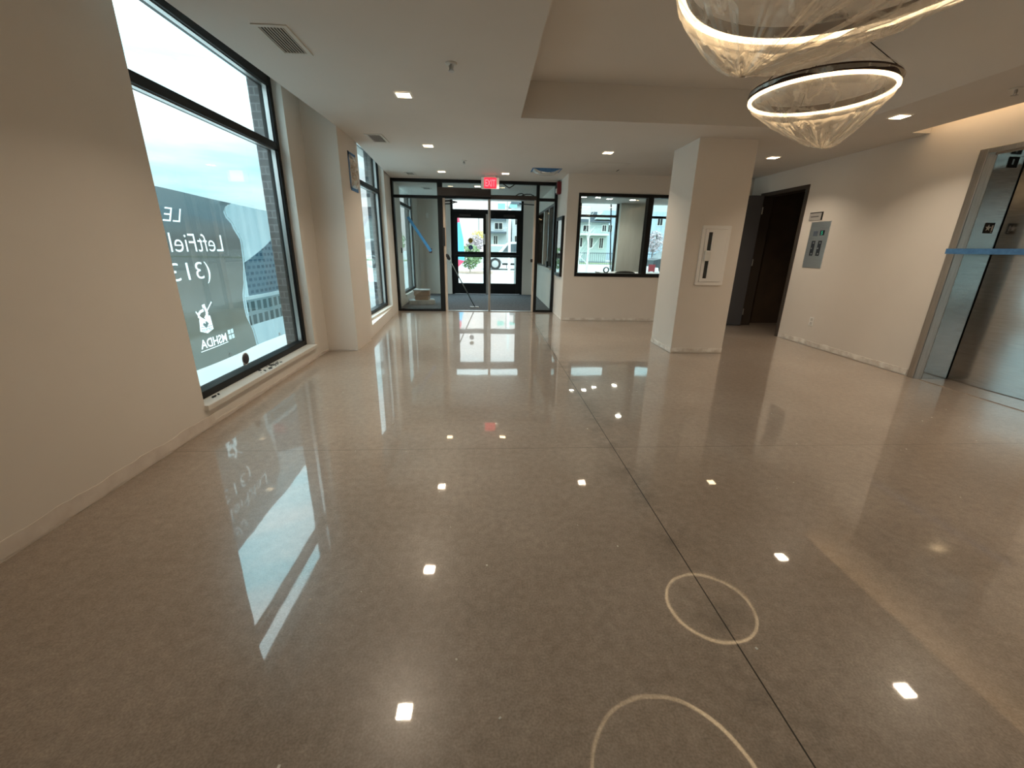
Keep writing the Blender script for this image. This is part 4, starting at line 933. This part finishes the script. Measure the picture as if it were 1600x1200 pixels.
# houses
def house(name, label, x0, x1, y0, dz, z1, wallm, wins, eave=None, extra=None):
    o = empty(name, ((x0+x1)/2, y0, ZG), label, 'building', 'buildings across the street')
    MB().box(x0, x1, y0, y0+dz, ZG, z1).build('wall', wallm, o)
    if eave: MB().box(x0-.15, x1+.15, y0-.35, y0+dz, z1, z1+.28).build('roof', eave, o)
    for (a, b, c_, d_) in wins:
        wf = MB().box(a, b, y0-.06, y0, c_, d_).build('window_frame', M['metalwhite'], o)
        MB().box(a+.07, (a+b)/2-.03, y0-.08, y0-.06, c_+.07, d_-.07).box((a+b)/2+.03, b-.07, y0-.08, y0-.06, c_+.07, d_-.07).build('window_pane', M['darkglass'], wf)
    if extra: extra(o)
    return o
bluegrey = mottled('blue_grey_siding', (.36, .40, .42), (.42, .46, .48), 1, .7, stretch=(.2, .2, 8)); teal = mottled('teal_grey_siding', (.34, .40, .38), (.40, .46, .44), 1, .7, stretch=(.2, .2, 8))
slate = principled('slate_roof', (.07, .09, .11), .7); tower = mottled('blue_panel_wall', (.30, .37, .44), (.38, .45, .52), 1.5, .5, stretch=(1, 1, .1))
def exB(o):
    MB().box(.2, 2.0, 44.0, 45, 2.68, 2.85).build('balcony_slab', slate, o); MB().box(.2, 2.0, 43.95, 44, 1.45, 1.62).build('balcony_rail', M['metalwhite'], o)
house('town_house', 'blue-grey house seen through the right outer door', -.1, 2.15, 45, 6, 3.95, bluegrey, ((.7, 1.6, 3.05, 3.75), (.6, 1.1, 1.6, 2.5)), slate, exB)
house('apartment_block', 'taller grey building at the right edge of the right outer door', 2.65, 6.5, 47, 6, 5.6, mottled('pale_grey_siding', (.44, .46, .48), (.5, .52, .54), 1, .7, stretch=(.2, .2, 6)), ((2.9, 3.4, 3.6, 4.6), (2.9, 3.4, 1.6, 2.6)), slate)
def exA(o):
    MB().box(9.3, 12.4, 44.2, 45, 2.68, 2.86).build('balcony_slab', M['metalwhite'], o); MB().box(10.85, 11.35, 45.5, 46.5, 4.1, 5.0).build('chimney', slate, o)
    MB().add([(10.9, 44.65, 4.1), (12.6, 44.65, 4.1), (11.75, 44.65, 5.0), (10.9, 50, 4.1), (12.6, 50, 4.1), (11.75, 50, 5.0)], [(0, 1, 2), (3, 5, 4), (0, 2, 5, 3), (1, 4, 5, 2), (0, 3, 4, 1)]).build('gable', teal, o)
house('town_house', 'teal-grey house with dark eaves seen through the office window', 8.3, 12.5, 45, 6, 3.95, teal, ((9.8, 10.6, 3.0, 3.7), (11.8, 12.3, 3.05, 3.75), (10.4, 11.0, 1.4, 2.5), (11.6, 12.1, 1.4, 2.5), (9.3, 9.9, 1.5, 2.5)), slate, exA)
house('office_tower', 'tall blue panelled building behind the teal house, seen through the office', 16.0, 27, 60, 8, 6.4, tower, ((21.6, 22.5, 4.6, 5.6), (23.4, 24.2, 4.6, 5.6), (21.6, 22.5, 2.4, 3.6), (23.4, 24.2, 2.4, 3.6), (16.5, 17.2, 3.6, 4.6)), None)
# poles, posts and signs
tag(MB().tube([Vector((at(727, 398, 40).x, 40, ZG)), at(727, 318, 40)], .045, 8).build('utility_pole', M['timber']), 'brownish pole beside the flag outside the left outer door', 'pole')
tag(MB().tube([Vector((at(748, 398, 40).x, 40, ZG)), at(748, 336, 40)], .05, 8).build('utility_pole', M['silver']), 'grey utility pole near the hinge of the left outer door', 'pole')
o = empty('street_lamp', (at(955, 403, 30).x, 30, ZG), 'slim street lamp seen through the left office window', 'street lamp')
MB().tube([Vector((at(955, 403, 30).x, 30, ZG)), at(955, 317, 30)], .045, 8).build('lamp_post', M['black'], o); MB().tube([at(955, 317, 30), at(941, 316.5, 30)], .04, 8).build('lamp_arm', M['black'], o)
p = at(795, 445, 16); tag(MB().tube([(p.x, 16, ZG), (p.x, 16, 2.6)], .045, 10).build('white_post', M['white']), 'white post standing outside the right outer door', 'post')
p = at(804.5, 440, 13.4); tag(MB().box(p.x-.03, p.x+.03, 13.37, 13.43, ZG, 1.05).build('bollard', principled('bollard_grey', (.35, .38, .38), .5)), 'short grey bollard close to the right outer door', 'bollard')
o = empty('arrow_sign', (1.03, 20, ZG), 'small sign with a black chevron in front of the silver car', 'sign')
MB().tube([(1.03, 20, ZG), (1.03, 20, .8)], .012, 6).build('sign_post', M['white'], o)
MB().extrude([(.96, 19.98, 1.05), (1.02, 19.98, 1.05), (1.10, 19.98, .84), (1.02, 19.98, .63), (.96, 19.98, .63), (1.03, 19.98, .84)], (0, .01, 0)).build('chevron', M['blackdull'], o)
o = empty('street_sign', (.93, 30, ZG), 'green street name sign above the right outer door', 'sign')
MB().tube([(1.35, 30.1, ZG), (1.35, 30.1, 4.6)], .035, 8).build('sign_post', M['silver'], o); MB().box(.72, 1.2, 30, 30.03, 3.75, 4.1).box(1.5, 2.0, 30, 30.03, 3.85, 4.05).build('sign_blade', principled('sign_green', (.20, .55, .46), .5), o)
MB().box(1.2, 1.5, 30.02, 30.06, 3.9, 3.94).build('sign_bracket', M['silver'], o)
# trees
def tree(name, base, hgt, spread, nb, mt_, label, seed, leaf=None, lr=.5, r0=.06):
    rnd = random.Random(seed); b = Vector(base); o = empty(name, b, label, 'tree', 'trees outside')
    mb = MB(); mb.tube([b, b+Vector((.03, 0, hgt*.5)), b+Vector((-.02, 0, hgt))], [r0, r0*.7, r0*.25], 8); tips = []
    for k in range(nb):
        z = hgt*rnd.uniform(.3, .95); a = rnd.uniform(0, 6.28); l_ = spread*rnd.uniform(.5, 1)*(1.1-z/hgt*.5); p0_ = b+Vector((0, 0, z))
        p1 = p0_+Vector((math.cos(a)*l_*.5, math.sin(a)*l_*.5, l_*.45)); p2 = p0_+Vector((math.cos(a)*l_, math.sin(a)*l_, l_*1.1)); mb.tube([p0_, p1, p2], [r0*.35, r0*.22, r0*.08], 5); tips.append(p2)
    mb.build('trunk', mt_, o)
    if leaf:
        leaves('crown', leaf, o, b+Vector((0, 0, hgt*.8)), spread*.9, 420, .12, seed+1, .8)
    return o
birch = principled('pale_bark', (.62, .60, .56), .8); bark = principled('grey_bark', (.20, .17, .16), .85); yel = mottled('yellow_leaf', (.55, .42, .10), (.62, .5, .2), 2, .7); pink = mottled('bare_twig', (.36, .28, .30), (.42, .34, .34), 2, .8)
tree('bare_tree', (3.72, 16, ZG), 2.6, .55, 12, birch, 'pale slender birch outside the left office window', 5, r0=.05)
tree('bare_tree', (-.9, 33, ZG), 2.1, .8, 16, bark, 'leafless bushy tree beyond the left outer door', 8, pink)
tree('autumn_tree', (-.75, 38, ZG), 2.7, .8, 12, bark, 'yellow autumn tree far beyond the left outer door', 9, yel)
tree('bare_tree', (5.1, 24, ZG), 2.2, .7, 16, birch, 'bare tree in front of the teal house', 15, r0=.045)
tree('bare_tree', (11.6, 30, ZG), 2.4, 1.0, 18, bark, 'bare reddish tree seen past the office mullion', 17, pink, r0=.06)
tree('dense_tree', (-6.4, 30, ZG), 2.0, 1.0, 14, bark, 'green tree glimpsed through the vestibule side window', 21, green)
o = empty('street_fence', (10.5, 40, ZG), 'dark fence along the street before the teal house', 'fence')
q = MB(); q.box(7.8, 16, 39.98, 40.02, .95, 1.02).box(7.8, 16, 39.98, 40.02, .15, .22)
for k in range(42): q.box(7.8+k*.2, 7.83+k*.2, 39.99, 40.01, ZG, 1.05)
q.build('fence_rails', slate, o)
struct(MB().box(-40, 60, 41.5, 44, ZG, ZG+.06).build('lawn', mottled('lawn', (.16, .2, .08), (.22, .25, .12), 1, .9)))
tag(MB().box(9.55, 9.95, 24.98, 25.02, .1, .5).box(9.58, 9.63, 24.97, 25.03, ZG, .5).box(9.87, 9.92, 24.97, 25.03, ZG, .5).build('street_barrier', M['red']), 'red barrier in the street seen past the office mullion', 'barrier')
# dark car past the office
o = empty('parked_car', (11.2, 26, ZG), 'dark car parked in the street seen past the office mullion', 'car')
q = MB(); pr = [(10.0, .4), (10.02, .8), (10.5, .9), (10.95, 1.3), (12.6, 1.32), (13.3, .92), (13.9, .85), (13.95, .4), (13.3, .3), (10.8, .3)]
q.extrude([(x, 25.5, z+ZG) for x, z in pr], (0, 1.7, 0)); q.build('car_body', principled('dark_paint', (.03, .035, .04), .25), o, bevel=.03)
MB().extrude([(10.75, 25.488, .94), (11.05, 25.488, 1.22), (12.55, 25.488, 1.23), (13.0, 25.488, .94)], (0, .014, 0)).build('side_window', gl_, o)
for cx_ in (10.75, 13.2): MB().lathe([(0, 0), (.3, 0), (.32, .04), (.32, .2), (0, .2)], (cx_, 25.47, .27), 24, 'y').build('wheel', M['blackdull'], o)
